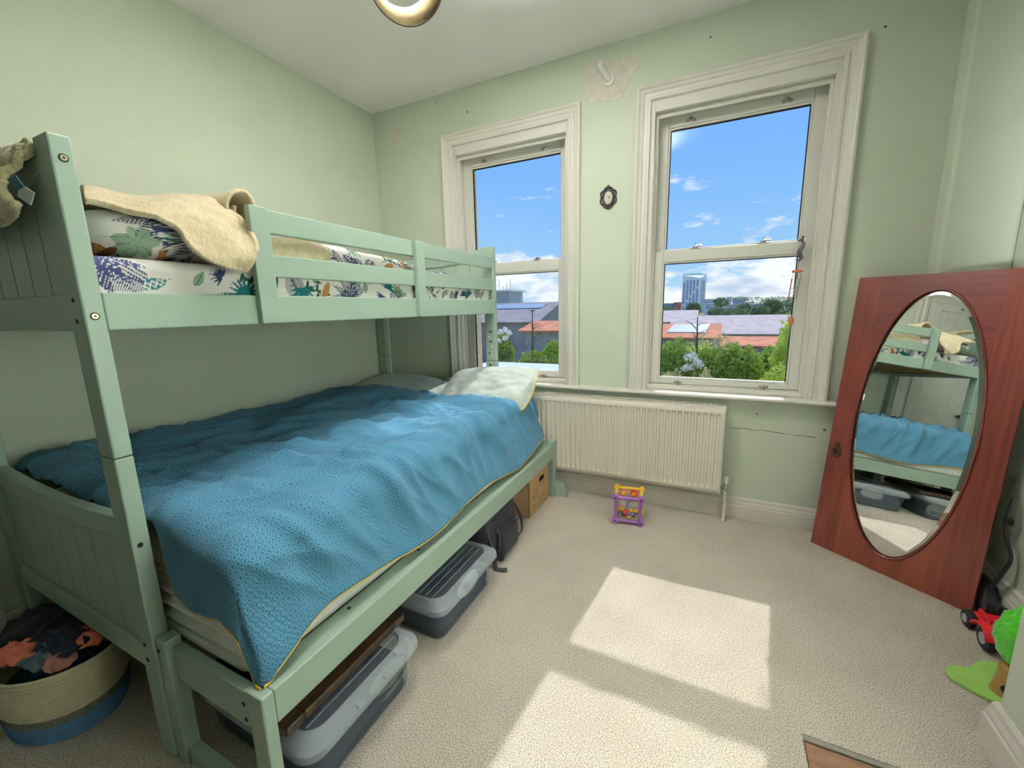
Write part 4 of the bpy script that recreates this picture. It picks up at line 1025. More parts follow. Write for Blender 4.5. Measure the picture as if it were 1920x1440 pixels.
# fleece hanging over the foot panel of the top bunk
FB = thing('fleece_blanket', 'fluffy cream fleece hung over the end panel of the top bunk', 'blanket', (-1.6, .41, 1.42))
edge = [(58, 262, .432), (52, 270, .412), (34, 288, .395), (16, 318, .385), (14, 345, .380), (28, 372, .378), (38, 388, .380), (22, 402, .384), (2, 414, .388)]
rows = []
for f in (0, .25, .5, .75, 1):
    rows.append([px(u, v, y=y)+Vector((-.50*f, .012*math.sin(f*9+k), (.012*f if k < 2 else -.03*f*math.sin(k)))) for k, (u, v, y) in enumerate(edge)])
rows = [[Vector((p.x, max(.36, p.y), p.z)) for p in r] for r in rows]
patch(rows, 110, 90, .006, 55, 9).build('fleece', 'fleece_cream', FB, smooth=True, solid=.016, angle=180)
lab = [px(u, v, y=.362) for u, v in ((13, 336), (30, 329), (44, 348), (35, 360))]
MB().add(lab, [(0, 1, 2, 3)]).build('care_label', 'label_blue', FB, solid=.001)
lab = [px(u, v, y=.360) for u, v in ((36, 356), (47, 350), (65, 362), (58, 385), (33, 368))]
MB().add(lab, [(0, 1, 2, 3, 4)]).build('care_label', 'label_white', FB, solid=.001)

# ================================================================== RADIATOR
RX0, RX1, RZ0, RZ1, RYF = -1.062, .092, .165, .660, 2.390
rad = thing('radiator', 'cream ribbed panel radiator below the windows', 'radiator', ((RX0+RX1)/2, 2.42, RZ0))
pf = []; n = 35; pitch = (RX1-RX0-.03)/n
prof = [(RX0, 0.), (RX0+.012, 0.)]
for k in range(n):
    x = RX0+.015+k*pitch
    for f, d in ((.08, 0), (.22, .009), (.30, .010), (.55, .010), (.63, .009), (.78, 0), (.95, 0)): prof.append((x+f*pitch, d))
prof.append((RX1, 0.))
m = MB(); zs = [(RZ0, 0), (RZ0+.028, 0), (RZ0+.045, 1), (RZ1-.055, 1), (RZ1-.038, 0), (RZ1-.004, 0)]
m.loft([[(x, RYF+d*f, z) for x, d in prof] for z, f in zs], close=False)
m.build('front_panel', 'radiator_white', rad, smooth=True, solid=.0015, angle=30)
MB().box(RX0+.004, RX1-.004, 2.438, 2.446, RZ0+.01, RZ1-.012).build('back_panel', 'radiator_white', rad, bevel=.002)
for x in (RX0, RX1-.003): MB().box(x, x+.003, RYF, 2.45, RZ0+.005, RZ1).build('side_cover', 'radiator_white', rad, bevel=.001)
tg = MB(); tg.box(RX0, RX1, RYF-.002, RYF+.006, RZ1-.006, RZ1+.003); tg.box(RX0, RX1, 2.444, 2.45, RZ1-.006, RZ1+.003); tt_ = tg.build('top_trim', 'radiator_white', rad, bevel=.001)
sl = MB().box(-.0035, .0035, RYF+.006, 2.444, RZ1-.003, RZ1+.001); s0 = None
for k in range(72):
    x = RX0+.012+(RX1-RX0-.024)*k/71
    if s0 is None: s0 = sl.build('grille_bar', 'radiator_white', tt_); s0.location.x += x; gx0 = x; sme = s0.data
    else:
        o = bpy.data.objects.new('grille_bar', sme); COL.objects.link(o); o.parent = tt_; o.location = s0.location; o.location.x += x-gx0
MB().box(RX0+.01, RX1-.01, 2.40, 2.43, RZ0+.04, RZ1-.03).build('convector_fins', 'grille_grey', rad)
for x in (RX0+.2, RX1-.2): MB().box(x-.015, x+.015, 2.446, YW-.001, RZ0+.1, RZ1-.08).build('wall_bracket', 'radiator_white', rad)
vx = RX1+.026
m = MB(); m.tube([(RX1-.002, 2.42, .205), (vx, 2.42, .205)], .008, 10); m.disc((RX1+.006, 2.42, .205), (1, 0, 0), .013, .010, 6); m.tube([(vx, 2.42, .18), (vx, 2.42, .228)], .011, 12); m.disc((vx, 2.42, .183), (0, 0, 1), .014, .010, 6)
vb = m.build('valve_body', 'chrome', rad, smooth=True, angle=30)
MB().tube([(vx, 2.42, .226), (vx, 2.42, .262)], .0115, 14).build('valve_cap', 'white_plastic', vb, smooth=True, angle=40)
MB().tube([(vx, 2.42, -.004), (vx, 2.42, .185)], .0085, 12).build('supply_pipe', 'radiator_white', rad, smooth=True, angle=40)
MB().disc((RX1, 2.41, .62), (1, 0, 0), .006, .008, 10).build('bleed_plug', 'chrome', rad)

# ================================================================== WARDROBE DOOR WITH OVAL MIRROR, leaning in the alcove
DW, DH, DT = .566, 1.31, .022
BLp = Vector((.512, 2.360, .002)); dvec = Vector((.449, -.345, 0)).normalized(); nb = Vector((-dvec.y, dvec.x, 0)); tilt = math.radians(6.7)
upv = nb*math.sin(tilt)+Vector((0, 0, 1))*math.cos(tilt); bk = nb*math.cos(tilt)-Vector((0, 0, 1))*math.sin(tilt)
md = thing('mirror_door', 'dark mahogany wardrobe door with bevelled oval mirror leaning in the corner', 'mirror', (0, 0, 0))
def local(o):
    o.parent = md; o.location = (0, 0, 0); return o
CXm, CZm, AX, AZ = .2825, .66, .200, .583
def ell(x): 
    t = (x-CXm)/AX
    return None if abs(t) >= 1 else AZ*math.sqrt(1-t*t)
def strips(xs, which):
    """board strips between door edge and oval, which: 'top' 'bottom' 'both'"""
    m = MB()
    for a, b in zip(xs[:-1], xs[1:]):
        ea, eb = ell(a), ell(b)
        segs = []
        if ea is None and eb is None: segs = [(0, DH, 0, DH)]
        else:
            ea = ea or 0; eb = eb or 0
            if which in ('top', 'both'): segs.append((CZm+ea, DH, CZm+eb, DH))
            if which in ('bottom', 'both'): segs.append((0, CZm-ea, 0, CZm-eb))
        for (a0, a1, b0, b1) in segs:
            vs = []
            for y in (0, DT): vs += [(a, y, a0), (b, y, b0), (b, y, b1), (a, y, a1)]
            fs = [(0, 1, 2, 3), (7, 6, 5, 4), (0, 4, 5, 1), (3, 2, 6, 7)]
            if a == xs[0]: fs.append((0, 3, 7, 4))
            if b == xs[-1]: fs.append((1, 5, 6, 2))
            m.add(vs, fs)
    return m
SW = .100
def cosx(a, b, n): return [a+(b-a)*i/n for i in range(n+1)]
lx = [0, .05, CXm-AX]+[CXm-AX*math.cos(t) for t in np.linspace(.08, math.acos((CXm-SW)/AX), 12)]
rx = [CXm+AX*math.cos(t) for t in np.linspace(math.acos((DW-SW-CXm)/AX), .08, 12)]+[CXm+AX, .53, DW]
mxs = list(np.linspace(SW, DW-SW, 60))
local(strips(lx, 'both').build('stile', 'mahogany', None)); local(strips(rx, 'both').build('stile', 'mahogany', None))
local(strips(mxs, 'top').build('top_rail', 'mahogany_cross', None)); local(strips(mxs, 'bottom').build('bottom_rail', 'mahogany_panel', None))
ring = lambda k, y: [(CXm+AX*k*math.cos(t), y, CZm+(AZ+AX*(k-1))*math.sin(t)) for t in [2*math.pi*i/120 for i in range(120)]]
local(MB().tube([Vector(p) for p in ring(1.005, -.002)], .0045, 8, closed=True).build('oval_bead', 'mahogany', None, smooth=True, angle=180))
m = MB(); m.add(ring(.905, .0015), [tuple(range(120))]); gl = local(m.build('mirror_glass', 'mirror_silver', None))
m = MB(); A, B = ring(.905, .0015), ring(1.0, .0062); m.add(A+B, [(i, (i+1) % 120, 120+(i+1) % 120, 120+i) for i in range(120)]); local(m.build('mirror_bevel', 'mirror_silver', None, smooth=True, angle=180)).parent = gl
local(MB().box(.05, DW-.05, .0225, .026, .04, DH-.04).build('backing_board', 'toy_wood', None))
m = MB(); m.box(.030, .046, -.003, 0, .46, .53); m.disc((.038, -.003, .515), (0, -1, 0), .010, .005, 12)
esc = local(m.build('escutcheon', 'old_brass', None, bevel=.001))
local(MB().tube([(.038+.014*math.sin(t), -.008-.003*math.cos(t), .498-.018*math.cos(t)-.012) for t in [2*math.pi*i/18 for i in range(18)]], .0035, 8, closed=True).build('drop_ring', 'old_brass', None, smooth=True, angle=180)).parent = esc
Mm = Matrix.Identity(4)
for i in range(3): Mm[i][0] = dvec[i]; Mm[i][1] = bk[i]; Mm[i][2] = upv[i]; Mm[i][3] = BLp[i]
md.matrix_world = Mm

# ================================================================== UNDER THE BED
def storage_bin(label, x0, x1, y0, y1, H, contents, lab2, mat):
    cx, cy = (x0+x1)/2, (y0+y1)/2; r = thing('storage_bin', label, 'storage box', (cx, cy, 0), 'clear plastic boxes under the bed')
    hx, hy = (x1-x0)/2, (y1-y0)/2; m = MB(); zb = H-.032
    m.loft([[(x, y, z) for x, y in rrect(cx, cy, hx*k-.022, hy*k-.022, .035, 6)] for z, k in ((.003, .93), (.006, .955), (.02, .965), (zb, 1.0))], caps=False)
    base = rrect(cx, cy, hx*.93-.022, hy*.93-.022, .035, 6); m.add([(x, y, .003) for x, y in base], [tuple(range(len(base)))])
    m.build('bin_body', 'clear_plastic', r, smooth=True, solid=.002, angle=50)
    m = MB(); m.loft([[(x, y, z) for x, y in rrect(cx, cy, hx+d, hy+d, .05, 6)] for z, d in ((zb-.012, -.002), (zb-.004, .004), (zb+.012, .002), (H-.012, -.010), (H-.004, -.016), (H, -.026), (H-.001, -.036), (H-.010, -.040))], caps=False)
    lid = m.build('lid_rim', 'clear_lid', r, smooth=True, solid=.002, angle=50)
    top = rrect(cx, cy, hx-.040, hy-.040, .02, 6); MB().add([(x, y, H-.010) for x, y in top], [tuple(range(len(top)))]).build('lid_panel', 'clear_plastic', lid, solid=.002)
    for k in range(5):
        x = cx+hx-.075-.03*k; MB().box(x-.002, x+.002, y0+.05, y1-.05, H-.0088, H-.0068).build('lid_rib', 'clear_lid', lid)
    for yy in (cy-.05, cy+.05):
        MB().box(x1-.016, x1+.004, yy-.012, yy+.012, H-.024, H-.010).build('lid_clip', 'clear_lid', lid, bevel=.002)
    # what is folded inside
    m = MB(); rings = []
    for k in range(9):
        t = k/8; z = .008+(zb-.03)*t; w = .026+.004*math.sin(t*11)+(.03*max(0, t-.8)*5)
        rings.append([(x+.006*mnoise.noise(Vector((x*14, y*14, z*30))), y+.006*mnoise.noise(Vector((y*14, x*14, z*30+3))), z+.010*mnoise.noise(Vector((x*9, y*9, 1.)))*t) for x, y in rrect(cx, cy, hx*.955-w, hy*.955-w, .04, 10)])
    m.loft(rings); o = m.build('folded_clothes', contents, None, smooth=True, angle=180); tag(o, lab2, 'clothes', 'clothes in the plastic boxes')
    return r
storage_bin('clear plastic lidded box under the bed foot, next to the brown board', -1.30, -.795, .492, .915, .172, 'navy_cloth', 'dark folded clothes inside the box at the bed foot', 1)
storage_bin('clear plastic ribbed-lid box half out from under the bed, before the backpack', -1.30, -.795, 1.022, 1.462, .168, 'navy_cloth', 'dark navy clothes filling the ribbed-lid box', 2)
def bundle(label, c, r, mat, seed, cat='clothes', group=None):
    m = MB().ball(c, 1, 28, 18, *r); m.v = [tuple(Vector(p)+Vector((Vector(p)-Vector(c)).normalized()*.16*min(r)*(mnoise.noise(Vector(p)*22+Vector((seed, 0, 0)))+.6*mnoise.noise(Vector(p)*46)))) for p in m.v]
    o = m.build('folded_clothes', mat, None, smooth=True, angle=180); return tag(o, label, cat, group)
bundle('pale grey folded cloth pressed against the side of the ribbed-lid box', (-.843, 1.27, .086), (.012, .085, .05), 'grey_cloth', 2)
bundle('olive patterned cloth rolled against the wall of the foot box', (-.843, .80, .075), (.012, .088, .055), 'olive_cloth', 4)
# brown frame lying on the foot box
fb = thing('picture_frame', 'old bronze picture frame lying on the plastic box under the bed', 'picture frame', (-1.08, .72, .172))
FX0, FX1, FY0, FY1, FZ = -1.27, -.878, .50, .932, .1735
for (a, b, c, d) in ((FX0, FX1, FY0, FY0+.05), (FX0, FX1, FY1-.05, FY1), (FX0, FX0+.05, FY0+.05, FY1-.05), (FX1-.05, FX1, FY0+.05, FY1-.05)):
    MB().box(a, b, c, d, FZ, FZ+.026).build('frame_bar', 'bronze_frame', fb, bevel=.006, seg=3)
MB().box(FX0+.05, FX1-.05, FY0+.05, FY1-.05, FZ+.004, FZ+.012).build('frame_back', 'black_cloth', fb)
# backpack
bp = thing('backpack', 'black navy backpack slumped under the bed beside the cardboard box', 'backpack', (-1.02, 1.66, 0))
def lump(rings_spec, c, seed, amp=.01, n=40, e=.45):
    rings = []
    for z, hx, hy, ox, oy in rings_spec:
        r = []
        for i in range(n):
            t = 2*math.pi*i/n; sp = lambda v: math.copysign(abs(v)**e, v)
            x, y = c[0]+ox+hx*sp(math.cos(t)), c[1]+oy+hy*sp(math.sin(t)); k = amp*(mnoise.noise(Vector((x*9+seed, y*9, z*9)))+.7*mnoise.noise(Vector((x*20, y*20+seed, z*20))))
            r.append((x+k*math.cos(t), y+k*math.sin(t), z))
        rings.append(r)
    return MB().loft(rings)
def densify(spec, n=22):
    pts = [Vector((a, b, c)) for a, b, c, d, e in spec]; off = [Vector((d, e, 0)) for a, b, c, d, e in spec]; P = catmull(pts, n); O = catmull(off, n)
    return [(max(p.x, spec[0][0]), max(.004, p.y), max(.004, p.z), o.x, o.y) for p, o in zip(P, O)]
lump(densify([(.003, .13, .115, 0, -.02), (.03, .155, .145, 0, -.01), (.10, .16, .16, 0, 0), (.19, .15, .155, 0, .02), (.245, .12, .12, -.01, .03), (.272, .06, .06, -.02, .035)]), (-1.02, 1.668), 3, .012).build('backpack_body', 'navy_nylon', bp, smooth=True, angle=180)
lump(densify([(.012, .02, .075, 0, 0), (.03, .03, .10, 0, 0), (.09, .034, .105, -.004, .0), (.14, .028, .09, -.012, .005), (.160, .012, .06, -.02, .006)]), (-.868, 1.668), 8, .006).build('front_pocket', 'navy_nylon', bp, smooth=True, angle=180)
m = MB(); m.tube(catmull([(-.838, 1.56, .15), (-.832, 1.60, .155), (-.830, 1.68, .150), (-.834, 1.76, .152)], 16), .003, 6); m.build('zip', 'black_nylon', bp, smooth=True)
m = MB(); m.tube(catmull([(-.90, 1.545, .17), (-.858, 1.52, .10), (-.852, 1.515, .03), (-.84, 1.512, .006), (-.815, 1.515, .006), (-.792, 1.525, .008)], 24), .011, 8, flat=.22); m.build('strap', 'black_nylon', bp, smooth=True)
m = MB(); m.tube(catmull([(-.90, 1.60, .20), (-.850, 1.585, .13), (-.835, 1.58, .06), (-.845, 1.57, .012)], 20), .013, 8, flat=.25); m.build('strap', 'black_nylon', bp, smooth=True)
m = MB(); m.tube(catmull([(-.90, 1.80, .22), (-.852, 1.80, .14), (-.840, 1.80, .06), (-.86, 1.80, .02)], 20), .012, 8, flat=.25); m.build('strap', 'black_nylon', bp, smooth=True)
# cardboard box with a hand hole
cb = thing('cardboard_box', 'brown cardboard box with a hand hole under the bed head', 'box', (-1.06, 2.16, 0))
BX1, BY0, BY1, BZ = -.888, 2.012, 2.318, .243
def holed(y0, y1, z0, z1, hy, hz, ry, rz, x, t):
    m = MB(); ys = sorted(set([y0, y1]+[hy+ry*math.cos(a) for a in np.linspace(0, math.pi, 15)]))
    for a, b in zip(ys[:-1], ys[1:]):
        def e(y):
            k = (y-hy)/ry; return rz*max(0, 1-abs(k)**2.6)**.5 if abs(k) < 1 else 0
        ea, eb = e(a), e(b)
        for lo_a, hi_a, lo_b, hi_b in ((z0, hz-ea, z0, hz-eb), (hz+ea, z1, hz+eb, z1)):
            m.add([(x, a, lo_a), (x, b, lo_b), (x, b, hi_b), (x, a, hi_a), (x-t, a, lo_a), (x-t, b, lo_b), (x-t, b, hi_b), (x-t, a, hi_a)], [(0, 1, 2, 3), (7, 6, 5, 4), (3, 2, 6, 7), (0, 4, 5, 1)])
    return m
holed(BY0, BY1, .001, BZ, 2.20, .178, .042, .015, BX1, .004).build('side_panel', 'cardboard', cb)
MB().box(-1.30, BX1-.004, BY0, BY0+.004, .001, BZ).build('side_panel', 'cardboard', cb); MB().box(-1.30, BX1-.004, BY1-.004, BY1, .001, BZ).build('side_panel', 'cardboard', cb)
MB().box(-1.30, -1.296, BY0+.004, BY1-.004, .001, BZ).build('side_panel', 'cardboard', cb); MB().box(-1.296, BX1-.004, BY0+.004, BY1-.004, .001, .006).build('bottom_flap', 'cardboard', cb)
MB().box(-1.30, BX1, BY0, (BY0+BY1)/2-.001, BZ, BZ+.004).build('top_flap', 'cardboard', cb); MB().box(-1.30, BX1, (BY0+BY1)/2+.001, BY1, BZ, BZ+.004).build('top_flap', 'cardboard', cb)
MB().add([(BX1+.0006, 2.20+.045*math.cos(t), .178+.018*math.sin(t)) for t in np.linspace(math.pi, 2*math.pi, 12)]+[(BX1+.0006, 2.20+.048*math.cos(t), .176+.022*math.sin(t)) for t in np.linspace(2*math.pi, math.pi, 12)], [tuple(range(24))]).build('hole_flap', 'print_brown', cb)
pr = MB(); xx = BX1+.0006
def pq(y0, y1, z0, z1): pr.add([(xx, y0, z0), (xx, y1, z0), (xx, y1, z1), (xx, y0, z1)], [(0, 1, 2, 3)])
for (y0, y1, z0, z1) in ((2.055, 2.085, .120, .124), (2.055, 2.085, .092, .096), (2.055, 2.059, .096, .120), (2.081, 2.085, .096, .120), (2.064, 2.076, .103, .113),
                         (2.10, 2.15, .128, .131), (2.16, 2.24, .128, .131), (2.10, 2.13, .118, .121), (2.055, 2.075, .060, .066), (2.055, 2.10, .050, .0525), (2.055, 2.12, .040, .0425), (2.16, 2.27, .060, .0625), (2.16, 2.25, .050, .0525), (2.115, 2.125, .092, .102), (2.03, 2.30, .145, .1462)): pq(y0, y1, z0, z1)
pr.build('printed_marks', 'print_brown', cb)

# ================================================================== LAUNDRY BASKET
bc = (-1.775, .372)
lbk = thing('laundry_basket', 'coiled rope basket, cream above and blue below, heaped with clothes', 'basket', (bc[0], bc[1], 0))
def coil(z): return .985+.10*math.sin(min(1, z/.23)*math.pi*.8)
def band(name, mat, z0, z1, rows):
    prof = []
    for k in range(rows):
        for f in (0, .15, .3, .5, .7, .85):
            z = z0+(z1-z0)*(k+f)/rows; prof.append((coil(z)+.022*math.sin(math.pi*f)**.6 if f else coil(z)-.004, z))
    prof.append((coil(z1)-.004, z1))
    m = MB()
    for r, z in prof: pass
    rings = []
    for r, z in prof:
        rings.append([(bc[0]+.178*r*math.cos(t), bc[1]+.128*r*math.sin(t), z+(.010*math.cos(2*t+.6)-.006*math.cos(t))*smooth(.10, .23, z)) for t in [2*math.pi*k/64 for k in range(64)]])
    m.loft(rings, caps=False); return m.build(name, mat, lbk, smooth=True, solid=.004, angle=180)
band('rope_base', 'rope_blue', .002, .062, 7); band('rope_stripe', 'rope_grey', .062, .088, 3); band('rope_wall', 'rope_cream', .088, .215, 12)
MB().lathe([(.02, .004), (.93, .004)], (bc[0], bc[1], 0), 40, .178, .128).build('basket_floor', 'rope_blue', lbk)
def garment(label, mat, u, v, z, r, seed, fold=.35, cat='clothes'):
    c = px(u, v, z=z); nU = nV = 34; g = []
    for j in range(nV):
        row = []
        for i in range(nU):
            a, b = -1+2*i/(nU-1), -1+2*j/(nV-1); a, b = a*math.sqrt(1-b*b/2), b*math.sqrt(1-a*a/2); q = Vector((a*1.8+seed, b*1.8, seed*.7)); d = math.hypot(a, b)
            row.append(Vector((c.x+r[0]*a*(1+.18*mnoise.noise(q*.8)), c.y+r[1]*b*(1+.18*mnoise.noise(q*.8+Vector((4, 0, 0)))), z+r[2]*(1-.55*d*d)+fold*r[2]*(1-abs(mnoise.noise(q*1.1)))**2*1.6+.12*r[2]*mnoise.noise(q*2.2))))
        g.append(row)
    o = grid(g).build('garment', mat, None, smooth=True, solid=.004, angle=180); return tag(o, label, cat, 'clothes heaped in the rope basket')
garment('black garment with pale speckles at the back of the rope basket', 'black_cloth', 92, 1196, .178, (.165, .10, .050), 1)
garment('dark navy garment in the middle of the rope basket', 'navy_cloth', 122, 1216, .190, (.105, .066, .040), 7)
garment('grey blue cloth between the two salmon garments', 'slate_cloth', 84, 1240, .192, (.075, .050, .028), 12)
garment('salmon garment bulging over the rope basket rim near the wall', 'salmon_cloth', 40, 1236, .196, (.066, .046, .034), 3)
garment('salmon garment tucked under the bed panel side of the basket', 'salmon_cloth', 163, 1206, .198, (.066, .044, .030), 5)
garment('dusty rose cloth along the front rim of the rope basket', 'rose_cloth', 112, 1248, .192, (.068, .036, .026), 9)
wb = MB(); wb.box(-1.95, -1.716, .02, .196, .0, .085).build('storage_crate', 'skirting_white', None, bevel=.008)
wb = bpy.data.objects['storage_crate']; tag(wb, 'low white box just in front of the rope basket', 'box')
MB().box(-1.95, -1.714, .018, .198, .085, .10).build('lid', 'skirting_white', wb, bevel=.004)

# ================================================================== BABY ACTIVITY CUBE
ac = thing('activity_cube', 'purple and yellow bead maze activity cube on the carpet before the radiator', 'toy', (-.37, 2.24, 0))
ang = math.radians(8)
def cp(a, y, z):            # cube local (a across, y depth, z up) -> world
    return Vector((-.372+a*math.cos(ang)-y*math.sin(ang), 2.235+a*math.sin(ang)+y*math.cos(ang), z))
S = .068
def frame(y, mat, parent):
    m = MB(); zc = [.020, .020+2*S]
    for (a0, z0, a1, z1) in ((-S, zc[0], S, zc[0]), (S, zc[0], S, zc[1]), (S, zc[1], -S, zc[1]), (-S, zc[1], -S, zc[0])):
        bow = .004
        pts = [cp(a0+(a1-a0)*t+(bow*math.sin(math.pi*t)*(1 if a0 == a1 and a0 > 0 else -1 if a0 == a1 else 0))*-1, y, z0+(z1-z0)*t) for t in np.linspace(0, 1, 9)]
        m.tube(pts, .0095, 10)
    o = m.build('frame', mat, parent, smooth=True, angle=60)
    for a in (-S, S):
        for z in zc:
            hb = MB().tube([cp(a, y-.013, z), cp(a, y-.011, z), cp(a, y+.011, z), cp(a, y+.013, z)], [.014, .0175, .0175, .014], 18).build('corner_hub', mat, parent, smooth=True, angle=40)
            MB().tube([cp(a, y-.0136, z), cp(a, y-.0125, z)], .005, 10).build('screw_hole', 'dark_hole', hb)
frame(-.066, 'purple_plastic', ac); frame(.066, 'yellow_plastic', ac)
for a in (-S, S):
    for z in (.020, .020+2*S): MB().tube([cp(a, -.055, z), cp(a, .055, z)], .0085, 10).build('cross_bar', 'amber_plastic', ac, smooth=True, angle=60)
wires = [([(-S, -.05, .118), (-.035, -.045, .09), (-.022, -.04, .055), (0, -.03, .03)], 'pink_plastic'), ([(S, -.05, .118), (.032, -.045, .095), (.022, -.04, .06), (0, -.03, .03)], 'pink_plastic'),
         ([(-.03, .03, .150), (-.012, -.01, .11), (.004, -.03, .07), (.004, -.03, .03)], 'blue_plastic'), ([(.03, .03, .150), (.008, 0, .115), (-.012, -.02, .08), (-.01, -.03, .03)], 'purple_plastic')]
for pts, mt in wires: MB().tube(catmull([cp(*p) for p in pts], 24), .0022, 7).build('bead_wire', mt, ac, smooth=True)
for (a, y, z, r, mt) in ((-.016, -.045, .062, .013, 'red_plastic'), (.008, -.048, .058, .0105, 'blue_plastic'), (.004, -.05, .034, .011, 'yellow_plastic'), (-.014, -.035, .040, .010, 'red_plastic'), (.022, -.03, .045, .010, 'pink_plastic'), (-.026, -.02, .034, .011, 'teal_plastic'), (.028, -.02, .034, .011, 'blue_plastic')):
    MB().ball(cp(a, y, z), r, 14, 9).build('bead', mt, ac, smooth=True)
for (a, y, z, r, mt) in ((-.030, .0, .158, .020, 'pink_plastic'), (.028, .0, .158, .020, 'red_plastic')):
    sp_ = MB().tube([cp(a, y-.006, z), cp(a, y+.006, z)], r, 18).build('spinner', mt, ac, smooth=True, angle=40); MB().tube([cp(a, y-.012, z), cp(a, y-.006, z)], r*.55, 14).build('spinner_hub', 'yellow_plastic', sp_, smooth=True, angle=40)
MB().tube([cp(-S, 0, .158), cp(S, 0, .158)], .003, 8).build('spinner_axle', 'amber_plastic', ac, smooth=True)
MB().box(-.43, -.31, 2.22, 2.222, .02, .021).build('base_wire', 'amber_plastic', ac)

# ================================================================== ON THE WINDOW WALL
# oval ornament between the windows
p0 = px(1141, 371, y=YW); orn = thing('oval_wall_plaque', 'small oval plaque in a black scrolled frame between the windows', 'wall ornament', (p0.x, YW, p0.z))
def oring(k, y, a=.030, b=.041): return [Vector((p0.x+a*k*math.cos(t), y, p0.z+b*k*math.sin(t))) for t in [2*math.pi*i/48 for i in range(48)]]
MB().tube(oring(1, YW-.008), .006, 8, closed=True).build('inner_frame', 'black_metal', orn, smooth=True, angle=180)
for s in (-1, 1):
    for t0, t1, k in ((-.75, .05, 1.42), (.05, .85, 1.42), (.85, 1.5, 1.28), (-1.5, -.75, 1.25)):
        pts = []
        for i in range(13):
            f = i/12; t = t0+(t1-t0)*f; kk = 1.12+(k-1.12)*math.sin(math.pi*f); pts.append((p0.x+s*.033*kk*math.cos(t), YW-.007, p0.z+.044*kk*math.sin(t)))
        MB().tube(pts, .0042, 7).build('scroll', 'black_metal', orn, smooth=True, angle=180)
MB().ball((p0.x, YW-.008, p0.z+.056), .010, 10, 7, 1, .6, 1.1).build('finial', 'black_metal', orn, smooth=True); MB().ball((p0.x, YW-.008, p0.z-.054), .009, 10, 7, 1.2, .6, .9).build('finial', 'black_metal', orn, smooth=True)
m = MB(); A = oring(.97, YW-.0055); m.add(A, [tuple(range(48))]); m.build('plaque_face', 'parchment', orn, solid=.003)
MB().disc((p0.x+.005, YW-.0105, p0.z), (0, 1, 0), .0035, .004, 10).build('centre_pin', 'dark_hole', orn)
# bare bulb holder on the plaster patch
def bulb_holder(label, u, v, dn):
    q = px(u, v, y=YW); r = thing('bulb_holder', label, 'lamp holder', (q.x, YW, q.z), 'bare white lamp holders')
    MB().disc((q.x, YW, q.z), (0, -1, 0), .026, .014, 22).build('back_plate', 'white_plastic', r, smooth=True, angle=40)
    a = Vector((q.x, YW-.012, q.z)); e = a+Vector((-.022, -.055, .030))
    MB().tube([a, a.lerp(e, .5), e], [.016, .018, .015], 16).build('socket', 'white_plastic', r, smooth=True, angle=50)
    MB().tube([e, e+Vector((-.010, -.028, .016))], [.017, .0165], 16).build('socket_ring', 'white_plastic', r, smooth=True, angle=50)
bulb_holder('bare white lamp holder on the unpainted plaster patch', 1143, 152, 1)
bulb_holder('white lamp holder high on the wall right of the bigger architrave', 1708, -14, 1)
# wind chime hanging on the right sash
q = px(1503, 455, y=YW+.02); wc = thing('wind_chime', 'seahorse wind chime with terracotta bell and copper tubes on the window', 'wind chime', (q.x, YW+.02, 1.0)); cx, cyy = q.x, YW+.018
m = MB(); sea = [(.004, 1.512), (-.012, 1.500), (-.002, 1.493), (.008, 1.482), (.004, 1.462), (-.004, 1.446), (-.002, 1.428), (.004, 1.414), (-.002, 1.402), (-.012, 1.404), (-.012, 1.414)]
P = catmull([(cx+a, cyy, z) for a, z in sea[2:]], 40); m.tube(P, [.006+.0085*math.sin(math.pi*min(1, i/30))*(1 if i < 30 else 0)+.0*i for i in range(40)], 10, flat=.7)
m.tube([(cx-.016, cyy, 1.494), (cx-.004, cyy, 1.499), (cx+.006, cyy, 1.500)], [.003, .006, .009], 8); m.ball((cx+.004, cyy, 1.512), .006, 8, 6)
m.build('seahorse', 'seahorse_grey', wc, smooth=True, angle=180)
MB().tube([(cx, cyy, 1.41), (cx-.006, cyy, 1.36), (cx-.012, cyy, 1.05), (cx-.016, cyy, .98)], .0014, 6).build('cord', 'cord_dark', wc)
MB().tube([(cx-.024, cyy, 1.345), (cx-.024, cyy, 1.357)], .0001, 4) 
MB().lathe([(.006, -.006), (.022, -.006), (.024, 0), (.020, .006), (.006, .008)], (cx-.006, cyy-.004, 1.350), 18, 1, .7).build('chime_disc', 'terracotta', wc, smooth=True, angle=40)
for a, z1 in ((-.024, 1.205), (-.004, 1.225), (.010, 1.215)):
    MB().tube([(cx+a, cyy-.004, 1.345), (cx+a-.002, cyy-.004, 1.315)], .0008, 5).build('string', 'cord_dark', wc); MB().tube([(cx+a-.002, cyy-.004, 1.315), (cx+a-.010, cyy-.004, z1)], .0028, 8).build('chime_tube', 'terracotta' if a < -.01 else 'nickel', wc, smooth=True)
MB().tube([(cx-.030, cyy-.004, 1.268), (cx+.006, cyy-.004, 1.270)], .0012, 5).build('striker', 'cord_dark', wc)
MB().ball((cx-.012, cyy, 1.105), .014, 12, 10, .8, .5, 1.7).build('wind_sail', 'terracotta', wc, smooth=True)

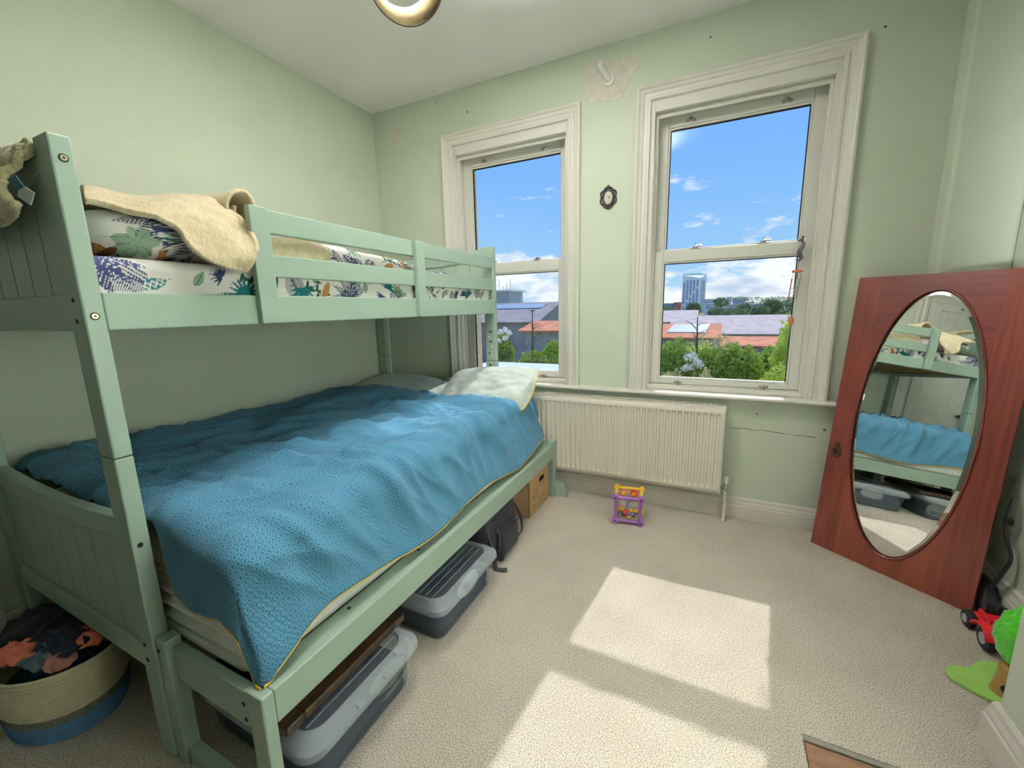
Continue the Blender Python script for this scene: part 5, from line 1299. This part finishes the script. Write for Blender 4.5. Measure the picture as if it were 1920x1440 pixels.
# ================================================================== CEILING LAMP
lp = thing('ceiling_lamp', 'printed paper lampshade hanging from the ceiling', 'lamp', (-.86, 1.10, ZC))
b0, t0 = Vector((-.795, 1.035, 2.078)), Vector((-.866, 1.102, 2.168)); ax = (t0-b0).normalized(); ux = ax.orthogonal().normalized(); uy = ax.cross(ux)
def lring(c, r): return [c+ux*(r*math.cos(t))+uy*(r*math.sin(t)) for t in [2*math.pi*i/56 for i in range(56)]]
MB().loft([lring(b0, .100), lring(t0, .088)], caps=False).build('shade', 'shade_print', lp, smooth=True, solid=.0015, angle=180)
MB().loft([lring(b0-ax*.001, .1012), lring(t0, .0892)], caps=False).build('shade_cover', 'shade_outer', lp, smooth=True, angle=180)
for c, r in ((b0, .101), (t0, .089)): MB().tube(lring(c, r), .0022, 6, closed=True).build('shade_wire', 'bronze_frame', lp, smooth=True, angle=180)
MB().tube([t0+ux*.088, t0, t0-ux*.088], .002, 6).build('spider', 'nickel', lp); MB().tube([t0+uy*.088, t0, t0-uy*.088], .002, 6).build('spider', 'nickel', lp)
MB().tube([t0-ax*.03, t0+ax*.03], .017, 14).build('lamp_holder', 'white_plastic', lp, smooth=True, angle=40)
MB().loft([lring(t0-ax*.004, .056), lring(t0-ax*.001, .058)]).build('diffuser_plate', 'white_plastic', lp, smooth=True, angle=40)
MB().ball(t0+ax*.062, .026, 16, 10).build('bulb', 'white_plastic', lp, smooth=True)
ld = bpy.data.lights.new('added_uplight', 'SPOT'); ld.energy = ADDED_UPLIGHT_POWER = 410.0; ld.color = (1.0, .975, .94); ld.shadow_soft_size = .04; ld.spot_size = math.radians(120); ld.spot_blend = .6  # upward spot added to fill the room off the ceiling
lo = bpy.data.objects.new('added_uplight', ld); COL.objects.link(lo); lo.parent = lp; lo.location = Vector((-.850, 1.09, 2.275))-lp.location; lo.rotation_euler = Vector((.10, .22, 1.0)).to_track_quat('-Z', 'Y').to_euler()
MB().tube(catmull([t0+ax*.03, (-.885, 1.125, 2.26), (-.87, 1.11, 2.42), (-.87, 1.11, ZC-.02)], 20), .003, 8).build('flex', 'white_plastic', lp, smooth=True)
MB().lathe([(.045, -.022), (.05, -.004), (.05, 0)], (-.87, 1.11, ZC), 24).build('ceiling_rose', 'white_plastic', lp, smooth=True, angle=40)

# ================================================================== TOYS AND BAG IN THE ALCOVE
tt = thing('toy_tree', 'bright green felt toy tree on a pale green base by the chimney breast', 'toy', (.86, 1.62, 0))
base = [px(u, v, z=0) for u, v in ((1771, 1262), (1776, 1255), (1792, 1253), (1815, 1256), (1838, 1243))]
outl = [(p.x, p.y) for p in base]+[(.93, 1.74), (1.0, 1.70), (1.02, 1.60), (.96, 1.53), (.88, 1.525)]+[(lambda p: (p.x, p.y))(px(u, v, z=0)) for u, v in ((1858, 1318), (1830, 1304), (1798, 1286), (1780, 1275))]
outl = [(p.x, p.y) for p in catmull([Vector((a, b, 0)) for a, b in outl+[outl[0]]], 60)[:-1]]
MB().prism(outl, 'z', .001, .012).build('base_plate', 'base_green', tt, bevel=.003)
tr0 = Vector((.885, 1.60, .012))
m = MB(); m.loft([[(tr0.x+r*math.cos(t)*1.25, tr0.y+r*math.sin(t), z) for t in [2*math.pi*i/22 for i in range(22)]] for r, z in ((.040, .0125), (.036, .03), (.032, .07), (.032, .10))]); m.build('trunk', 'toy_wood', tt, smooth=True, angle=60)
MB().disc((tr0.x-.030, tr0.y-.030, .045), (-.6, -.8, 0), .012, .004, 14).build('trunk_hole', 'dark_hole', tt)
MB().ball((tr0.x+.006, tr0.y-.050, .026), .010, 10, 7).build('trunk_button', 'terracotta', tt, smooth=True)
m = MB().ball((.925, 1.62, .185), 1, 64, 48, .088, .075, .110)
m.v = [tuple(Vector(p)+(Vector(p)-Vector((.925, 1.62, .185))).normalized()*(.010*mnoise.noise(Vector(p)*26)+.005*mnoise.noise(Vector(p)*90)+.003*mnoise.noise(Vector(p)*190))) for p in m.v]
m.build('crown', 'green_felt', tt, smooth=True, angle=180)
MB().disc((.880, 1.563, .150), (-.6, -.8, 0), .012, .004, 14).build('crown_hole', 'toy_wood', tt)
# toy tractor
tx = thing('toy_tractor', 'red and grey toy tractor with black wheels by the alcove skirting', 'toy', (.975, 1.86, 0))
def wheel(x, y, r, w):
    wh = MB().tube([(x-w/2, y, r), (x-w/2+.004, y, r), (x+w/2-.004, y, r), (x+w/2, y, r)], [r*.86, r, r, r*.86], 22).build('wheel', 'rubber', tx, smooth=True, angle=30)
    MB().tube([(x-w/2-.002, y, r), (x+w/2+.002, y, r)], r*.5, 16).build('hub', 'grey_plastic', wh, smooth=True, angle=40)
for x in (.918, 1.012):
    wheel(x, 1.815, .040, .026); wheel(x, 1.93, .032, .022)
MB().box(.932, .998, 1.78, 1.945, .035, .062).build('chassis', 'red_plastic', tx, bevel=.006)
MB().box(.940, .990, 1.775, 1.85, .062, .105).build('bonnet', 'grey_plastic', tx, bevel=.008)
MB().box(.936, .994, 1.855, 1.93, .062, .085).build('cab_floor', 'red_plastic', tx, bevel=.005); MB().box(.942, .988, 1.90, 1.93, .085, .125).build('seat', 'black_nylon', tx, bevel=.006)
for x in (.905, 1.020): MB().loft([[(x+s*.016, 1.815+.050*math.cos(t), .045+.048*math.sin(t)) for t in np.linspace(.3, math.pi-.3, 10)] for s in (-1, 1)], close=False).build('mudguard', 'red_plastic', tx, solid=.004)
MB().tube([(.965, 1.80, .104), (.965, 1.80, .135)], .005, 10).build('exhaust', 'chrome', tx, smooth=True); MB().tube([(.965, 1.87, .085), (.965, 1.862, .125)], .003, 8).build('steering_column', 'rubber', tx); MB().tube([(.965+.017*math.cos(t), 1.862+.006*math.sin(t), .126+.012*math.sin(t)) for t in [2*math.pi*i/16 for i in range(16)]], .0028, 6, closed=True).build('steering_wheel', 'rubber', tx, smooth=True)
# black bag tucked behind the mirror
bb = thing('shoulder_bag', 'black bag with webbing straps tucked behind the leaning mirror', 'bag', (1.0, 2.06, 0))
lump(densify([(.003, .020, .045, 0, 0), (.02, .026, .058, 0, 0), (.06, .027, .062, .0, .01), (.10, .022, .05, .004, .016), (.125, .010, .03, .006, .02)], 14), (1.014, 2.075), 5, .005).build('bag_body', 'black_nylon', bb, smooth=True, angle=180)
m = MB(); m.tube(catmull([(1.005, 2.03, .11), (1.020, 2.015, .19), (1.030, 2.005, .26), (1.022, 2.03, .32), (1.020, 2.05, .36)], 26), .011, 8, flat=.3); m.build('strap', 'black_nylon', bb, smooth=True)
m = MB(); m.tube(catmull([(1.020, 2.05, .35), (1.018, 2.045, .41), (1.030, 2.06, .46), (1.035, 2.07, .47)], 16), .009, 8, flat=.4); m.build('strap', 'black_nylon', bb, smooth=True)
MB().box(1.016, 1.034, 2.035, 2.060, .375, .400).build('buckle', 'black_nylon', bb, bevel=.003)

# ================================================================== ADDED FILL LAMP, out of view, lights the room off the chimney breast
fl_ = thing('added_fill_lamp', 'added black fill lamp turned towards the chimney breast wall', 'lamp', (.42, .62, -.008))
MB().lathe([(.115, 0), (.12, .006), (.11, .018), (.02, .024)], (.42, .62, -.008), 28).build('base', 'black_metal', fl_, smooth=True, angle=40)
MB().tube([(.42, .62, .01), (.42, .62, .98)], .009, 10).build('pole', 'black_metal', fl_, smooth=True, angle=40)
MB().tube([(.375, .62, 1.0), (.395, .62, 1.0), (.42, .62, 1.0), (.47, .62, 1.0)], [.012, .03, .045, .075], 24, caps=False).build('lamp_shade', 'black_metal', fl_, smooth=True, solid=.002, angle=40)
MB().ball((.43, .62, 1.0), .025, 14, 10).build('bulb', 'white_plastic', fl_, smooth=True)
l2 = bpy.data.lights.new('added_fill_light', 'SPOT'); l2.energy = ADDED_FILL_POWER = 265.0; l2.color = (.93, .97, 1.0); l2.shadow_soft_size = .07; l2.spot_size = math.radians(115); l2.spot_blend = .7
o2 = bpy.data.objects.new('added_fill_light', l2); COL.objects.link(o2); o2.parent = fl_; o2.location = Vector((.455, .62, 1.0))-fl_.location; o2.rotation_euler = Vector((.30, .12, .07)).to_track_quat('-Z', 'Y').to_euler()
